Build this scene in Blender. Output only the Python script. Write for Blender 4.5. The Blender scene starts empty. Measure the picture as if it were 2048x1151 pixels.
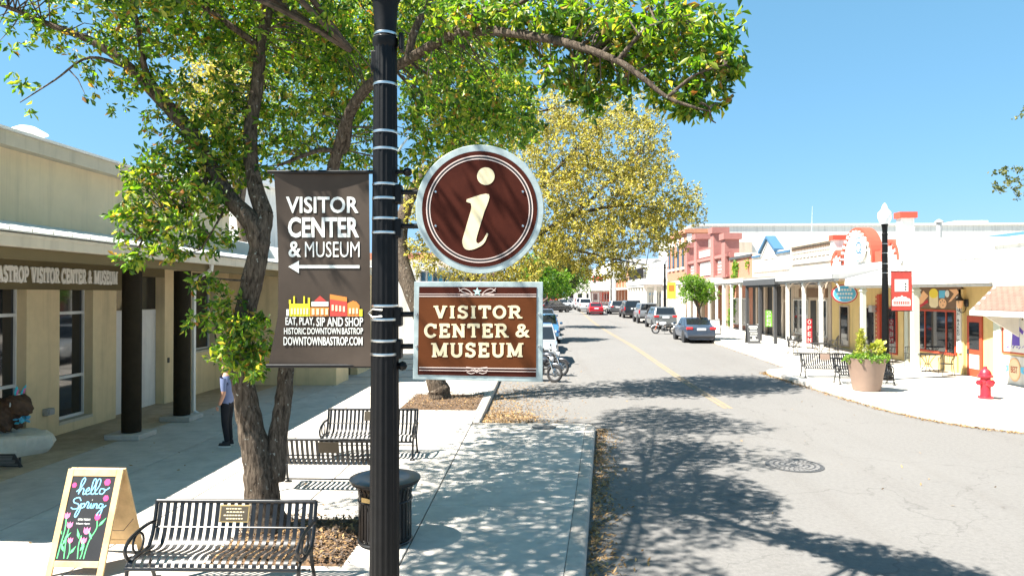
import bpy, bmesh, math, random
import numpy as np
from mathutils import Vector as V, Matrix
R = math.radians
random.seed(11)
RNG = np.random.default_rng(5)
rnd = random.uniform
S = bpy.context.scene
COL = S.collection

# ---------------------------------------------------------------- camera, sky, sun, exposure
F, YAW, PITCH, CAMH = 1365.0, R(2.22), R(0.52), 3.4
cam = bpy.data.cameras.new('camera')
cam.sensor_width = 36.0
cam.lens = 36.0 * F / 2048
cam.clip_start = 0.05
cam.clip_end = 6000
camo = bpy.data.objects.new('camera', cam)
COL.objects.link(camo)
camo.location = (0, 0, CAMH)
camo.rotation_euler = (R(90) + PITCH, 0, YAW)
S.camera = camo

SUN_DIR = V((0.62, 0.24, -1.0)).normalized()
sun = bpy.data.lights.new('sun', 'SUN')
sun.energy = 5.0
sun.angle = R(0.55)
sun.color = (1.0, 0.955, 0.88)
suno = bpy.data.objects.new('sun', sun)
COL.objects.link(suno)
suno.rotation_euler = SUN_DIR.to_track_quat('-Z', 'Y').to_euler()
suno.location = (-20, -5, 30)

W = bpy.data.worlds.new('World')
S.world = W
W.use_nodes = True
wt = W.node_tree
sky = wt.nodes.new('ShaderNodeTexSky')
sky.sky_type = 'NISHITA'
sky.sun_disc = False
sky.sun_elevation = math.asin(-SUN_DIR.z)
sky.sun_rotation = math.atan2(-SUN_DIR.x, -SUN_DIR.y)
sky.altitude = 100
sky.air_density = 1.0
sky.dust_density = 0.0
sky.ozone_density = 2.0
bg = wt.nodes['Background']
bg.inputs['Strength'].default_value = 0.105
sep = wt.nodes.new('ShaderNodeSeparateColor'); sep.mode = 'HSV'
comb = wt.nodes.new('ShaderNodeCombineColor'); comb.mode = 'HSV'
vp = wt.nodes.new('ShaderNodeMath'); vp.operation = 'POWER'; vp.inputs[1].default_value = 0.55      # an even, clear spring sky
sp = wt.nodes.new('ShaderNodeMapRange'); sp.inputs['To Min'].default_value = 0.50; sp.inputs['To Max'].default_value = 0.86
wt.links.new(sky.outputs[0], sep.inputs[0])
comb.inputs[0].default_value = 0.586
wt.links.new(sep.outputs[1], sp.inputs['Value']); wt.links.new(sp.outputs[0], comb.inputs[1])
wt.links.new(sep.outputs[2], vp.inputs[0]); wt.links.new(vp.outputs[0], comb.inputs[2])
wt.links.new(comb.outputs[0], bg.inputs['Color'])

S.view_settings.view_transform = 'Standard'
S.view_settings.look = 'None'
S.view_settings.exposure = 1.98
S.view_settings.gamma = 1.0
S.render.engine = 'CYCLES'
S.cycles.max_bounces = 8
S.cycles.transparent_max_bounces = 12

# ---------------------------------------------------------------- placing: pixel of the 2048 px photograph -> point at a given distance
_fw = (-math.sin(YAW) * math.cos(PITCH), math.cos(YAW) * math.cos(PITCH), math.sin(PITCH))
_rt = (math.cos(YAW), math.sin(YAW), 0)
_up = (math.sin(YAW) * math.sin(PITCH), -math.cos(YAW) * math.sin(PITCH), math.cos(PITCH))
def at(px, py, Y):
    a = (px - 1024) / F
    b = (575.5 - py) / F
    d = [_fw[i] + a * _rt[i] + b * _up[i] for i in range(3)]
    t = Y / d[1]
    return V((d[0] * t, Y, CAMH + d[2] * t))
def ss(a, b, x):
    t = min(1, max(0, (x - a) / (b - a)))
    return t * t * (3 - 2 * t)
def gz(Y):                                  # the street climbs a little away from the corner
    return .3 * ss(22, 45, Y) + .3 * ss(45, 95, Y)

# ---------------------------------------------------------------- mesh and object helpers
class MB:
    def __init__(s):
        s.v = []; s.f = []; s.m = []; s.k = 0
    def add(s, vs, fs):
        o = len(s.v)
        s.v += [tuple(p) for p in vs]
        s.f += [tuple(i + o for i in f) for f in fs]
        s.m += [s.k] * len(fs)
        return s
    def bx(s, x0, x1, y0, y1, z0, z1):
        return s.add([(x0,y0,z0),(x1,y0,z0),(x1,y1,z0),(x0,y1,z0),(x0,y0,z1),(x1,y0,z1),(x1,y1,z1),(x0,y1,z1)],
                     [(3,2,1,0),(4,5,6,7),(0,1,5,4),(1,2,6,5),(2,3,7,6),(3,0,4,7)])
    def hexa(s, p):                          # 8 corners: bottom ring, top ring
        return s.add(p, [(3,2,1,0),(4,5,6,7),(0,1,5,4),(1,2,6,5),(2,3,7,6),(3,0,4,7)])
    def ob(s, c, sz, M=None):
        M = M or Matrix.Identity(3)
        c = V(c)
        p = [c + M @ V((a*sz[0]/2, b*sz[1]/2, d*sz[2]/2)) for d in (-1,1) for a,b in ((-1,-1),(1,-1),(1,1),(-1,1))]
        return s.hexa(p)
    def tube(s, pts, r, n=8, cap=True, closed=False):
        pts = [V(p) for p in pts]
        m = len(pts)
        rr = r if isinstance(r, (list, tuple)) else [r] * m
        vs = []
        nrm = None
        for i, p in enumerate(pts):
            if closed:
                d = pts[(i+1) % m] - pts[i-1]
            else:
                d = pts[min(i+1, m-1)] - pts[max(i-1, 0)]
            d.normalize()
            if nrm is None:
                nrm = d.orthogonal().normalized()
            nrm = (nrm - d * nrm.dot(d)).normalized()
            b = d.cross(nrm)
            for j in range(n):
                a = 2 * math.pi * j / n
                vs.append(p + (nrm * math.cos(a) + b * math.sin(a)) * rr[i])
        fs = []
        for i in range(m if closed else m - 1):
            i2 = (i + 1) % m
            for j in range(n):
                fs.append((i*n+j, i*n+(j+1) % n, i2*n+(j+1) % n, i2*n+j))
        if cap and not closed:
            fs.append(tuple(range(n))[::-1])
            fs.append(tuple((m-1)*n+j for j in range(n)))
        return s.add(vs, fs)
    def lathe(s, prof, c=(0,0,0), n=20, M=None, wob=None):
        c = V(c); vs = []; fs = []
        for i, (r, z) in enumerate(prof):
            for j in range(n):
                a = 2 * math.pi * j / n
                q = r * (wob(a, z) if wob else 1)
                p = V((q*math.cos(a), q*math.sin(a), z))
                vs.append(c + (M @ p if M else p))
        for i in range(len(prof)-1):
            for j in range(n):
                fs.append((i*n+j, i*n+(j+1) % n, (i+1)*n+(j+1) % n, (i+1)*n+j))
        if prof[0][0] > 1e-4: fs.append(tuple(range(n))[::-1])
        if prof[-1][0] > 1e-4: fs.append(tuple((len(prof)-1)*n+j for j in range(n)))
        return s.add(vs, fs)
    def ext(s, pts, vec):                    # a flat polygon given thickness along vec
        pts = [V(p) for p in pts]; vec = V(vec); n = len(pts)
        fs = [tuple(range(n))[::-1], tuple(range(n, 2*n))]
        fs += [(i, (i+1) % n, n+(i+1) % n, n+i) for i in range(n)]
        return s.add(pts + [p + vec for p in pts], fs)
    def prism(s, pts, z0, z1):
        return s.ext([(x, y, z0) for x, y in pts], (0, 0, z1 - z0))
    def build(s, name, mats, par=None, smooth=False, bevel=0, loc=None, sharp=40):
        off = V((0,0,0)); p = par
        while p:
            off += p.location; p = p.parent
        if loc is not None: off = off + V(loc)
        me = bpy.data.meshes.new(name)
        vs = np.array(s.v, dtype=float) - np.array(off)
        me.from_pydata(vs.tolist(), [], s.f)
        if not isinstance(mats, (list, tuple)): mats = [mats]
        for m in mats: me.materials.append(m)
        if len(mats) > 1: me.polygons.foreach_set('material_index', s.m)
        bm = bmesh.new(); bm.from_mesh(me); bmesh.ops.recalc_face_normals(bm, faces=bm.faces); bm.to_mesh(me); bm.free()
        if smooth:
            me.polygons.foreach_set('use_smooth', [True] * len(me.polygons))
            me.set_sharp_from_angle(angle=R(sharp))
        o = bpy.data.objects.new(name, me)
        COL.objects.link(o)
        if par: o.parent = par
        if loc is not None: o.location = loc
        if bevel:
            b = o.modifiers.new('bevel', 'BEVEL'); b.width = bevel; b.segments = 2; b.limit_method = 'ANGLE'
        return o
def tag(o, label=None, cat=None, group=None, kind=None):
    if label: o['label'] = label
    if cat: o['category'] = cat
    if group: o['group'] = group
    if kind: o['kind'] = kind
    return o
def thing(name, label, cat, loc=(0,0,0), group=None):
    o = bpy.data.objects.new(name, None)
    o.empty_display_size = .2
    COL.objects.link(o)
    o.location = loc
    return tag(o, label, cat, group)
def piece(src, name, par, loc, rot=(0,0,0), scale=(1,1,1)):   # a part that shares mesh data with an alike part
    o = bpy.data.objects.new(name, src.data if hasattr(src, 'data') else src)
    COL.objects.link(o); o.parent = par; o.location = loc; o.rotation_euler = rot; o.scale = scale
    return o
def copy_tree(o, par=None):
    c = o.copy(); COL.objects.link(c)
    c.parent = par
    for ch in o.children: copy_tree(ch, c)
    return c
def place(o, loc, rz=0, label=None, group=None):
    o.location = loc; o.rotation_euler = (0, 0, rz)
    if label: o['label'] = label
    if group: o['group'] = group
    return o

# ---------------------------------------------------------------- materials
def mat(name, c, rough=.6, metal=0, var=.1, scale=5, c2=None, bump=0, bscale=60, spec=.5, coat=0, alpha=1, trans=0, streak=0, big=0, bigc=None, bigs=.6, island=0):
    m = bpy.data.materials.new(name); m.use_nodes = True
    nt = m.node_tree; N = nt.nodes; L = nt.links
    b = N['Principled BSDF']
    b.inputs['Roughness'].default_value = rough
    b.inputs['Metallic'].default_value = metal
    b.inputs['Specular IOR Level'].default_value = spec
    b.inputs['Coat Weight'].default_value = coat
    b.inputs['Transmission Weight'].default_value = trans
    tc = N.new('ShaderNodeTexCoord')
    if var > 0 or c2:
        nz = N.new('ShaderNodeTexNoise'); nz.inputs['Scale'].default_value = scale; nz.inputs['Detail'].default_value = 7
        nz.inputs['Roughness'].default_value = .62
        L.new(tc.outputs['Object'], nz.inputs['Vector'])
        mr = N.new('ShaderNodeMapRange'); mr.inputs['From Min'].default_value = .3; mr.inputs['From Max'].default_value = .7
        L.new(nz.outputs['Fac'], mr.inputs['Value'])
        mx = N.new('ShaderNodeMix'); mx.data_type = 'RGBA'
        a = [x * (1 - var) for x in c]; e = [min(1, x * (1 + var)) for x in (c2 or c)]
        mx.inputs['A'].default_value = (*a, 1); mx.inputs['B'].default_value = (*e, 1)
        L.new(mr.outputs['Result'], mx.inputs['Factor'])
        out = mx.outputs['Result']
        if big:
            n2 = N.new('ShaderNodeTexNoise'); n2.inputs['Scale'].default_value = bigs; n2.inputs['Detail'].default_value = 4
            L.new(tc.outputs['Object'], n2.inputs['Vector'])
            m2 = N.new('ShaderNodeMapRange'); m2.inputs['From Min'].default_value = .45; m2.inputs['From Max'].default_value = .75
            m2.inputs['To Max'].default_value = big
            L.new(n2.outputs['Fac'], m2.inputs['Value'])
            x2 = N.new('ShaderNodeMix'); x2.data_type = 'RGBA'
            L.new(m2.outputs['Result'], x2.inputs['Factor']); L.new(out, x2.inputs['A'])
            x2.inputs['B'].default_value = (*(bigc or [q * .6 for q in c]), 1)
            out = x2.outputs['Result']
        if streak:
            mp = N.new('ShaderNodeMapping'); mp.inputs['Scale'].default_value = (2.6, 2.6, .16); L.new(tc.outputs['Object'], mp.inputs[0])
            n5 = N.new('ShaderNodeTexNoise'); n5.inputs['Scale'].default_value = 1.5; n5.inputs['Detail'].default_value = 6; n5.inputs['Roughness'].default_value = .65; L.new(mp.outputs[0], n5.inputs['Vector'])
            m5 = N.new('ShaderNodeMapRange'); m5.inputs['From Min'].default_value = .50; m5.inputs['From Max'].default_value = .78; m5.inputs['To Max'].default_value = streak; L.new(n5.outputs['Fac'], m5.inputs['Value'])
            x5 = N.new('ShaderNodeMix'); x5.data_type = 'RGBA'; L.new(m5.outputs['Result'], x5.inputs['Factor']); L.new(out, x5.inputs['A']); x5.inputs['B'].default_value = (*[q * .42 for q in c], 1); out = x5.outputs['Result']
        if island:
            g = N.new('ShaderNodeObjectInfo')
            hs = N.new('ShaderNodeHueSaturation')
            m3 = N.new('ShaderNodeMapRange'); m3.inputs['To Min'].default_value = 1 - island; m3.inputs['To Max'].default_value = 1 + island
            L.new(g.outputs['Random'], m3.inputs['Value']); L.new(m3.outputs['Result'], hs.inputs['Value'])
            L.new(out, hs.inputs['Color']); out = hs.outputs['Color']
        L.new(out, b.inputs['Base Color'])
    else:
        b.inputs['Base Color'].default_value = (*c, 1)
    if bump:
        nb = N.new('ShaderNodeTexNoise'); nb.inputs['Scale'].default_value = bscale; nb.inputs['Detail'].default_value = 5
        L.new(tc.outputs['Object'], nb.inputs['Vector'])
        bp = N.new('ShaderNodeBump'); bp.inputs['Strength'].default_value = bump; bp.inputs['Distance'].default_value = .02
        L.new(nb.outputs['Fac'], bp.inputs['Height']); L.new(bp.outputs['Normal'], b.inputs['Normal'])
    return m
def brick_mat(name, c1, c2, mortar, axis='yz', sc=1):
    m = mat(name, c1, .85)
    nt = m.node_tree; N = nt.nodes; L = nt.links
    tc = N.new('ShaderNodeTexCoord'); sp = N.new('ShaderNodeSeparateXYZ'); cb = N.new('ShaderNodeCombineXYZ')
    L.new(tc.outputs['Object'], sp.inputs[0])
    ad = N.new('ShaderNodeMath'); L.new(sp.outputs['X'], ad.inputs[0]); L.new(sp.outputs['Y'], ad.inputs[1])
    L.new(ad.outputs[0], cb.inputs['X']); L.new(sp.outputs['Z'], cb.inputs['Y'])
    bt = N.new('ShaderNodeTexBrick'); L.new(cb.outputs[0], bt.inputs['Vector'])
    bt.inputs['Color1'].default_value = (*c1, 1); bt.inputs['Color2'].default_value = (*c2, 1); bt.inputs['Mortar'].default_value = (*mortar, 1)
    bt.inputs['Scale'].default_value = sc; bt.inputs['Brick Width'].default_value = .22; bt.inputs['Row Height'].default_value = .075
    bt.inputs['Mortar Size'].default_value = .01
    L.new(bt.outputs['Color'], N['Principled BSDF'].inputs['Base Color'])
    return m
def asphalt_mat():
    m = mat('asphalt', (.138,.131,.122), .93, var=.16, scale=14, bump=.35, bscale=160, big=.35, bigc=(.172,.164,.153), bigs=.22)
    nt = m.node_tree; N = nt.nodes; L = nt.links; b = N['Principled BSDF']
    src = b.inputs['Base Color'].links[0].from_socket
    tc = N.new('ShaderNodeTexCoord')
    def mixin(fac, col):
        nonlocal src
        x = N.new('ShaderNodeMix'); x.data_type = 'RGBA'; L.new(fac, x.inputs['Factor']); L.new(src, x.inputs['A']); x.inputs['B'].default_value = (*col, 1); src = x.outputs['Result']
    def rng(sock, a, c, hi):
        r = N.new('ShaderNodeMapRange'); r.inputs['From Min'].default_value = a; r.inputs['From Max'].default_value = c; r.inputs['To Max'].default_value = hi; L.new(sock, r.inputs['Value']); return r.outputs['Result']
    # wear along the driving direction
    mp = N.new('ShaderNodeMapping'); mp.inputs['Scale'].default_value = (1.1, .045, 1); L.new(tc.outputs['Object'], mp.inputs[0])
    n1 = N.new('ShaderNodeTexNoise'); n1.inputs['Scale'].default_value = 1; n1.inputs['Detail'].default_value = 5; L.new(mp.outputs[0], n1.inputs['Vector'])
    mixin(rng(n1.outputs['Fac'], .52, .72, .5), (.118,.109,.099))
    # oil and patch stains
    n2 = N.new('ShaderNodeTexNoise'); n2.inputs['Scale'].default_value = 1.7; n2.inputs['Detail'].default_value = 6; n2.inputs['Roughness'].default_value = .7; L.new(tc.outputs['Object'], n2.inputs['Vector'])
    mixin(rng(n2.outputs['Fac'], .60, .74, .55), (.085,.078,.072))
    # cracks
    n3 = N.new('ShaderNodeTexNoise'); n3.inputs['Scale'].default_value = 1.4; n3.inputs['Detail'].default_value = 6; L.new(tc.outputs['Object'], n3.inputs['Vector'])
    va = N.new('ShaderNodeVectorMath'); va.operation = 'MULTIPLY_ADD'; L.new(n3.outputs['Color'], va.inputs[0]); va.inputs[1].default_value = (1.6,1.6,0); L.new(tc.outputs['Object'], va.inputs[2])
    vo = N.new('ShaderNodeTexVoronoi'); vo.feature = 'DISTANCE_TO_EDGE'; vo.inputs['Scale'].default_value = .28; L.new(va.outputs[0], vo.inputs['Vector'])
    r = N.new('ShaderNodeMapRange'); r.inputs['From Min'].default_value = .0; r.inputs['From Max'].default_value = .006; r.inputs['To Min'].default_value = .42; r.inputs['To Max'].default_value = 0; L.new(vo.outputs['Distance'], r.inputs['Value'])
    mixin(r.outputs['Result'], (.05,.046,.042))
    # bright aggregate
    n4 = N.new('ShaderNodeTexNoise'); n4.inputs['Scale'].default_value = 55; n4.inputs['Detail'].default_value = 2; L.new(tc.outputs['Object'], n4.inputs['Vector'])
    mixin(rng(n4.outputs['Fac'], .62, .70, .45), (.27,.25,.23))
    L.new(src, b.inputs['Base Color'])
    return m
def leaf_mat(name, stops, trans=.45, rough=.45):
    m = bpy.data.materials.new(name); m.use_nodes = True
    nt = m.node_tree; N = nt.nodes; L = nt.links
    b = N['Principled BSDF']; b.inputs['Roughness'].default_value = rough
    g = N.new('ShaderNodeNewGeometry'); cr = N.new('ShaderNodeValToRGB')
    L.new(g.outputs['Random Per Island'], cr.inputs[0])
    e = cr.color_ramp.elements
    while len(e) < len(stops): e.new(.5)
    for i, (p, c) in enumerate(stops):
        e[i].position = p; e[i].color = (*c, 1)
    L.new(cr.outputs[0], b.inputs['Base Color'])
    t = N.new('ShaderNodeBsdfTranslucent')
    hs = N.new('ShaderNodeHueSaturation'); hs.inputs['Value'].default_value = 1.7; hs.inputs['Saturation'].default_value = 1.1
    L.new(cr.outputs[0], hs.inputs['Color']); L.new(hs.outputs[0], t.inputs['Color'])
    mx = N.new('ShaderNodeMixShader'); mx.inputs[0].default_value = trans
    L.new(b.outputs[0], mx.inputs[1]); L.new(t.outputs[0], mx.inputs[2])
    L.new(mx.outputs[0], N['Material Output'].inputs['Surface'])
    return m

M = {}
M['asphalt'] = asphalt_mat()
M['ground'] = mat('ground', (.25,.23,.19), .95, var=.2, scale=1)
M['concrete'] = mat('concrete', (.44,.405,.36), .9, var=.16, scale=3.5, bump=.2, bscale=90, big=.35, bigc=(.30,.27,.235), bigs=.9, island=.07)
M['concrete_r'] = mat('pale_concrete', (.44,.415,.365), .9, var=.12, scale=2.5, bump=.15, bscale=90, big=.2, bigc=(.46,.43,.38), bigs=.5)
M['porch'] = mat('porch_concrete', (.42,.33,.225), .9, var=.2, scale=4, bump=.25, bscale=90, big=.4, bigc=(.25,.20,.13), bigs=.8, island=.06)
M['joint'] = mat('joint_soil', (.12,.105,.085), .95, var=.2)
M['curb'] = mat('curb_concrete', (.42,.38,.33), .9, var=.2, scale=5, bump=.3, bscale=60, big=.5, bigc=(.22,.18,.14), bigs=1.3)
M['yellow_line'] = mat('faded_yellow_paint', (.235,.17,.085), .9, var=.25, scale=9, c2=(.20,.16,.11), big=.85, bigc=(.165,.148,.128), bigs=1.6)
M['iron'] = mat('cast_iron', (.20,.19,.18), .65, metal=.3, var=.25, scale=12, bump=.3)
M['iron_dark'] = mat('dark_cast_iron', (.07,.07,.07), .6, metal=.3, var=.2, scale=12)
M['mulch'] = mat('mulch', (.055,.033,.018), .95, var=.5, scale=22, c2=(.13,.075,.036), bump=1, bscale=40)
M['black'] = mat('black_enamel', (.003,.003,.0034), .48, var=.4, scale=14, spec=.22, bump=.05, bscale=40)
M['black_gloss'] = mat('black_powder_coat', (.006,.006,.0065), .36, var=.3, scale=9, coat=.12)
M['bronze_brown'] = mat('weathered_brown_enamel', (.035,.024,.018), .42, var=.25, scale=8)
M['steel'] = mat('stainless_band', (.62,.62,.6), .3, metal=1, var=.1)
M['galv'] = mat('galvanised_edge', (.34,.40,.39), .55, metal=.2, var=.22, scale=10)
M['sign_brown'] = mat('sign_maroon', (.046,.0088,.0042), .6, spec=.1, var=.16, scale=6, big=.3, bigc=(.085,.022,.012), bigs=3, bump=.03, bscale=20)
M['sign_tan'] = mat('sign_rust', (.098,.029,.0085), .6, spec=.1, var=.14, scale=3, big=.35, bigc=(.15,.048,.016), bigs=2.5)
M['letter'] = mat('cream_letter', (.90,.86,.78), .5, var=.03)
M['cream'] = mat('cream_print', (.74,.62,.38), .55, var=.05)
M['pinkline'] = mat('pale_pin_line', (.60,.48,.42), .6, var=.05)
M['ink'] = mat('black_print', (.012,.010,.010), .6, var=.05)
M['star'] = mat('pale_teal_print', (.42,.66,.62), .6, var=.05)
M['banner'] = mat('taupe_vinyl', (.058,.044,.034), .7, spec=.12, var=.12, scale=5, big=.25, bigc=(.075,.058,.045), bigs=2, bump=.06, bscale=300)
M['white_print'] = mat('white_print', (.72,.72,.66), .6, var=.06, scale=14)
M['stucco'] = mat('tan_stucco', (.72,.565,.33), .93, streak=.4, var=.06, scale=3, bump=.35, bscale=120, big=.2, bigc=(.34,.27,.14), bigs=.5)
M['stucco_band'] = mat('olive_stucco', (.15,.118,.055), .93, var=.06, scale=3, bump=.35, bscale=120)
M['stucco_up'] = mat('pale_tan_stucco', (.70,.58,.39), .93, streak=.35, var=.05, scale=2, bump=.3, bscale=100, big=.15, bigs=.4)
M['trim'] = mat('beige_trim', (.50,.45,.35), .7, streak=.5, var=.06, scale=4)
M['gutter'] = mat('cream_gutter', (.58,.53,.43), .5, streak=.5, var=.05, scale=3)
M['whitemetal'] = mat('white_roof_metal', (.72,.71,.67), .45, var=.05, scale=3)
M['whitepaint'] = mat('white_paint', (.66,.64,.59), .6, streak=.35, var=.05, scale=4)
M['white'] = mat('white_plaster', (.66,.64,.59), .8, streak=.75, var=.05, scale=1.5, bump=.1, bscale=40, big=.2, bigc=(.60,.57,.52), bigs=.4)
M['column'] = mat('dark_olive_column', (.020,.015,.008), .8, spec=.15, var=.2, scale=5)
M['glass'] = mat('dark_window_glass', (.012,.014,.016), .04, var=0, spec=.9)
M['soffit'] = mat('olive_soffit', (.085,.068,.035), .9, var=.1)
def bark_mat():
    m = bpy.data.materials.new('oak_bark'); m.use_nodes = True
    nt = m.node_tree; N = nt.nodes; L = nt.links; b = N['Principled BSDF']; b.inputs['Roughness'].default_value = .95; b.inputs['Specular IOR Level'].default_value = .15
    tc = N.new('ShaderNodeTexCoord'); mp = N.new('ShaderNodeMapping'); mp.inputs['Scale'].default_value = (1, 1, .22); L.new(tc.outputs['Object'], mp.inputs[0])
    n1 = N.new('ShaderNodeTexNoise'); n1.inputs['Scale'].default_value = 26; n1.inputs['Detail'].default_value = 7; n1.inputs['Roughness'].default_value = .7; n1.inputs['Distortion'].default_value = .6; L.new(mp.outputs[0], n1.inputs['Vector'])
    cr = N.new('ShaderNodeValToRGB'); e = cr.color_ramp.elements; e[0].position = .36; e[0].color = (.034,.025,.018,1); e[1].position = .68; e[1].color = (.20,.155,.115,1); L.new(n1.outputs['Fac'], cr.inputs[0])
    n2 = N.new('ShaderNodeTexNoise'); n2.inputs['Scale'].default_value = 17; n2.inputs['Detail'].default_value = 3; L.new(tc.outputs['Object'], n2.inputs['Vector'])
    mr = N.new('ShaderNodeMapRange'); mr.inputs['From Min'].default_value = .66; mr.inputs['From Max'].default_value = .72; L.new(n2.outputs['Fac'], mr.inputs['Value'])
    mx = N.new('ShaderNodeMix'); mx.data_type = 'RGBA'; L.new(mr.outputs[0], mx.inputs['Factor']); L.new(cr.outputs[0], mx.inputs['A']); mx.inputs['B'].default_value = (.36,.36,.31,1)
    L.new(mx.outputs['Result'], b.inputs['Base Color'])
    bp = N.new('ShaderNodeBump'); bp.inputs['Strength'].default_value = 1; bp.inputs['Distance'].default_value = .05; L.new(n1.outputs['Fac'], bp.inputs['Height']); L.new(bp.outputs['Normal'], b.inputs['Normal'])
    return m
M['bark'] = bark_mat()
M['twig'] = mat('twig_bark', (.050,.036,.026), .95, var=.4, scale=10, c2=(.11,.08,.06))
M['leaf'] = leaf_mat('oak_leaf', [(0,(.018,.055,.008)),(.3,(.07,.155,.018)),(.6,(.165,.28,.028)),(.86,(.34,.39,.05)),(.95,(.38,.28,.06)),(1,(.30,.13,.04))], .5)
M['leaf_y'] = leaf_mat('yellow_oak_leaf', [(0,(.05,.06,.02)),(.25,(.20,.19,.045)),(.6,(.42,.375,.08)),(.88,(.52,.44,.11)),(1,(.36,.26,.10))], .52)
M['leaf_g'] = leaf_mat('fresh_green_leaf', [(0,(.06,.14,.015)),(.5,(.14,.27,.03)),(1,(.26,.36,.05))], .45)
M['leaf_d'] = leaf_mat('olive_leaf', [(0,(.035,.06,.015)),(.6,(.10,.12,.03)),(1,(.22,.20,.06))], .4)
M['litter'] = leaf_mat('dry_leaf', [(0,(.09,.048,.018)),(.35,(.25,.145,.055)),(.75,(.38,.245,.105)),(1,(.16,.10,.055))], .12, .85)
M['wood'] = mat('pine_frame', (.50,.32,.13), .55, var=.14, scale=3, c2=(.68,.46,.22))
M['chalk'] = mat('chalkboard', (.010,.010,.011), .55, var=.3, scale=6)
M['cyan'] = mat('blue_chalk', (.22,.55,.80), .8, var=.15, scale=30)
M['pink'] = mat('pink_chalk', (.70,.055,.20), .8, var=.12, scale=30)
M['pinkl'] = mat('light_pink_chalk', (.72,.17,.36), .8, var=.12, scale=30)
M['green'] = mat('green_chalk', (.12,.68,.22), .8, var=.12, scale=30)
M['brass'] = mat('brass_plaque', (.42,.29,.12), .4, metal=.6, var=.15, scale=20)
M['plaque_dark'] = mat('dark_plaque', (.07,.055,.035), .5, metal=.3, var=.1)
M['stone'] = mat('white_limestone', (.68,.63,.53), .95, var=.12, scale=5, bump=.6, bscale=9)
M['bear'] = mat('carved_wood', (.075,.038,.018), .7, var=.4, scale=9, bump=.7, bscale=25)
M['teal'] = mat('teal_cloth', (.05,.45,.55), .8, var=.15, scale=12)
M['skin'] = mat('skin', (.42,.22,.14), .6, var=.05)
M['shirt'] = mat('blue_grey_tee', (.13,.165,.29), .9, var=.06, scale=10, bump=.3, bscale=14)
M['pants'] = mat('dark_trousers', (.017,.019,.023), .95, spec=.1, var=.15, bump=.3, bscale=16)
M['hair'] = mat('dark_hair', (.03,.02,.015), .8)
M['rubber'] = mat('tyre_rubber', (.022,.022,.023), .85, var=.15, scale=10)
M['chrome'] = mat('chrome', (.7,.7,.7), .15, metal=1, var=.05)
M['rim'] = mat('alloy_rim', (.45,.46,.48), .3, metal=.9, var=.05)
M['lamp_red'] = mat('red_lens', (.55,.015,.02), .2, var=.05, coat=.5)
M['lamp_clear'] = mat('clear_lens', (.75,.76,.78), .15, var=.05, coat=.5)
M['plate'] = mat('number_plate', (.72,.74,.76), .5, var=.05)
M['trimblk'] = mat('black_plastic', (.025,.025,.027), .6, var=.1)
M['orange'] = mat('orange_paint', (.62,.12,.035), .6, var=.08, scale=3)
M['coral'] = mat('coral_trim', (.44,.062,.032), .75, var=.08, scale=3)
M['yellow'] = mat('yellow_stucco', (.64,.47,.20), .85, streak=.4, var=.06, scale=2, bump=.15, bscale=60, big=.2, bigc=(.56,.38,.13), bigs=.5)
M['sage'] = mat('pale_sage_paint', (.55,.57,.46), .7, var=.05)
M['shingle'] = mat('tan_shingle', (.17,.108,.082), .9, var=.15, scale=12, bump=.3, bscale=80, island=.1)
M['beige'] = mat('beige_brickwork', (.50,.41,.32), .85, streak=.6, var=.08, scale=5)
M['greyt'] = mat('grey_trim', (.36,.36,.35), .7, var=.08)
M['darkgrey'] = mat('charcoal_paint', (.055,.056,.058), .7, var=.1)
M['blue'] = mat('blue_trim', (.045,.12,.21), .6, var=.08)
M['redbrick'] = brick_mat('red_brick', (.42,.13,.065), (.34,.10,.05), (.40,.27,.2))
M['orangebrick'] = brick_mat('orange_brick', (.42,.15,.07), (.35,.12,.055), (.42,.28,.2))
M['pinkbrick'] = brick_mat('pink_brick', (.33,.112,.095), (.27,.09,.075), (.32,.18,.155))
M['redmetal'] = mat('red_enamel', (.48,.018,.032), .38, var=.12, coat=.4)
M['planter'] = mat('taupe_planter', (.25,.172,.13), .6, var=.06, scale=4)
M['bannerred'] = mat('coral_vinyl', (.42,.045,.032), .6, var=.08)
M['bannery'] = mat('yellow_vinyl', (.78,.62,.06), .6, var=.05)
M['frost'] = mat('frosted_globe', (.74,.76,.77), .35, var=.03, spec=.5)
M['redpaint'] = mat('red_frame_paint', (.42,.055,.02), .55, var=.1)
M['wireblk'] = mat('wrought_iron', (.016,.015,.015), .5, var=.2)
M['soil'] = mat('soil', (.07,.045,.025), .95)
M['ggreen'] = mat('sign_green', (.22,.58,.06), .6, var=.05)
M['purple'] = mat('purple_print', (.12,.07,.40), .6, var=.1)
M['dkbrown'] = mat('brown_print', (.16,.095,.055), .7, var=.1)
M['peach'] = mat('peach_print', (.80,.46,.24), .7, var=.06)
M['skyblue'] = mat('sky_blue_print', (.10,.45,.68), .6, var=.05)
M['roofgrey'] = mat('grey_shingle_roof', (.20,.20,.20), .9, var=.15, scale=6)

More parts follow.
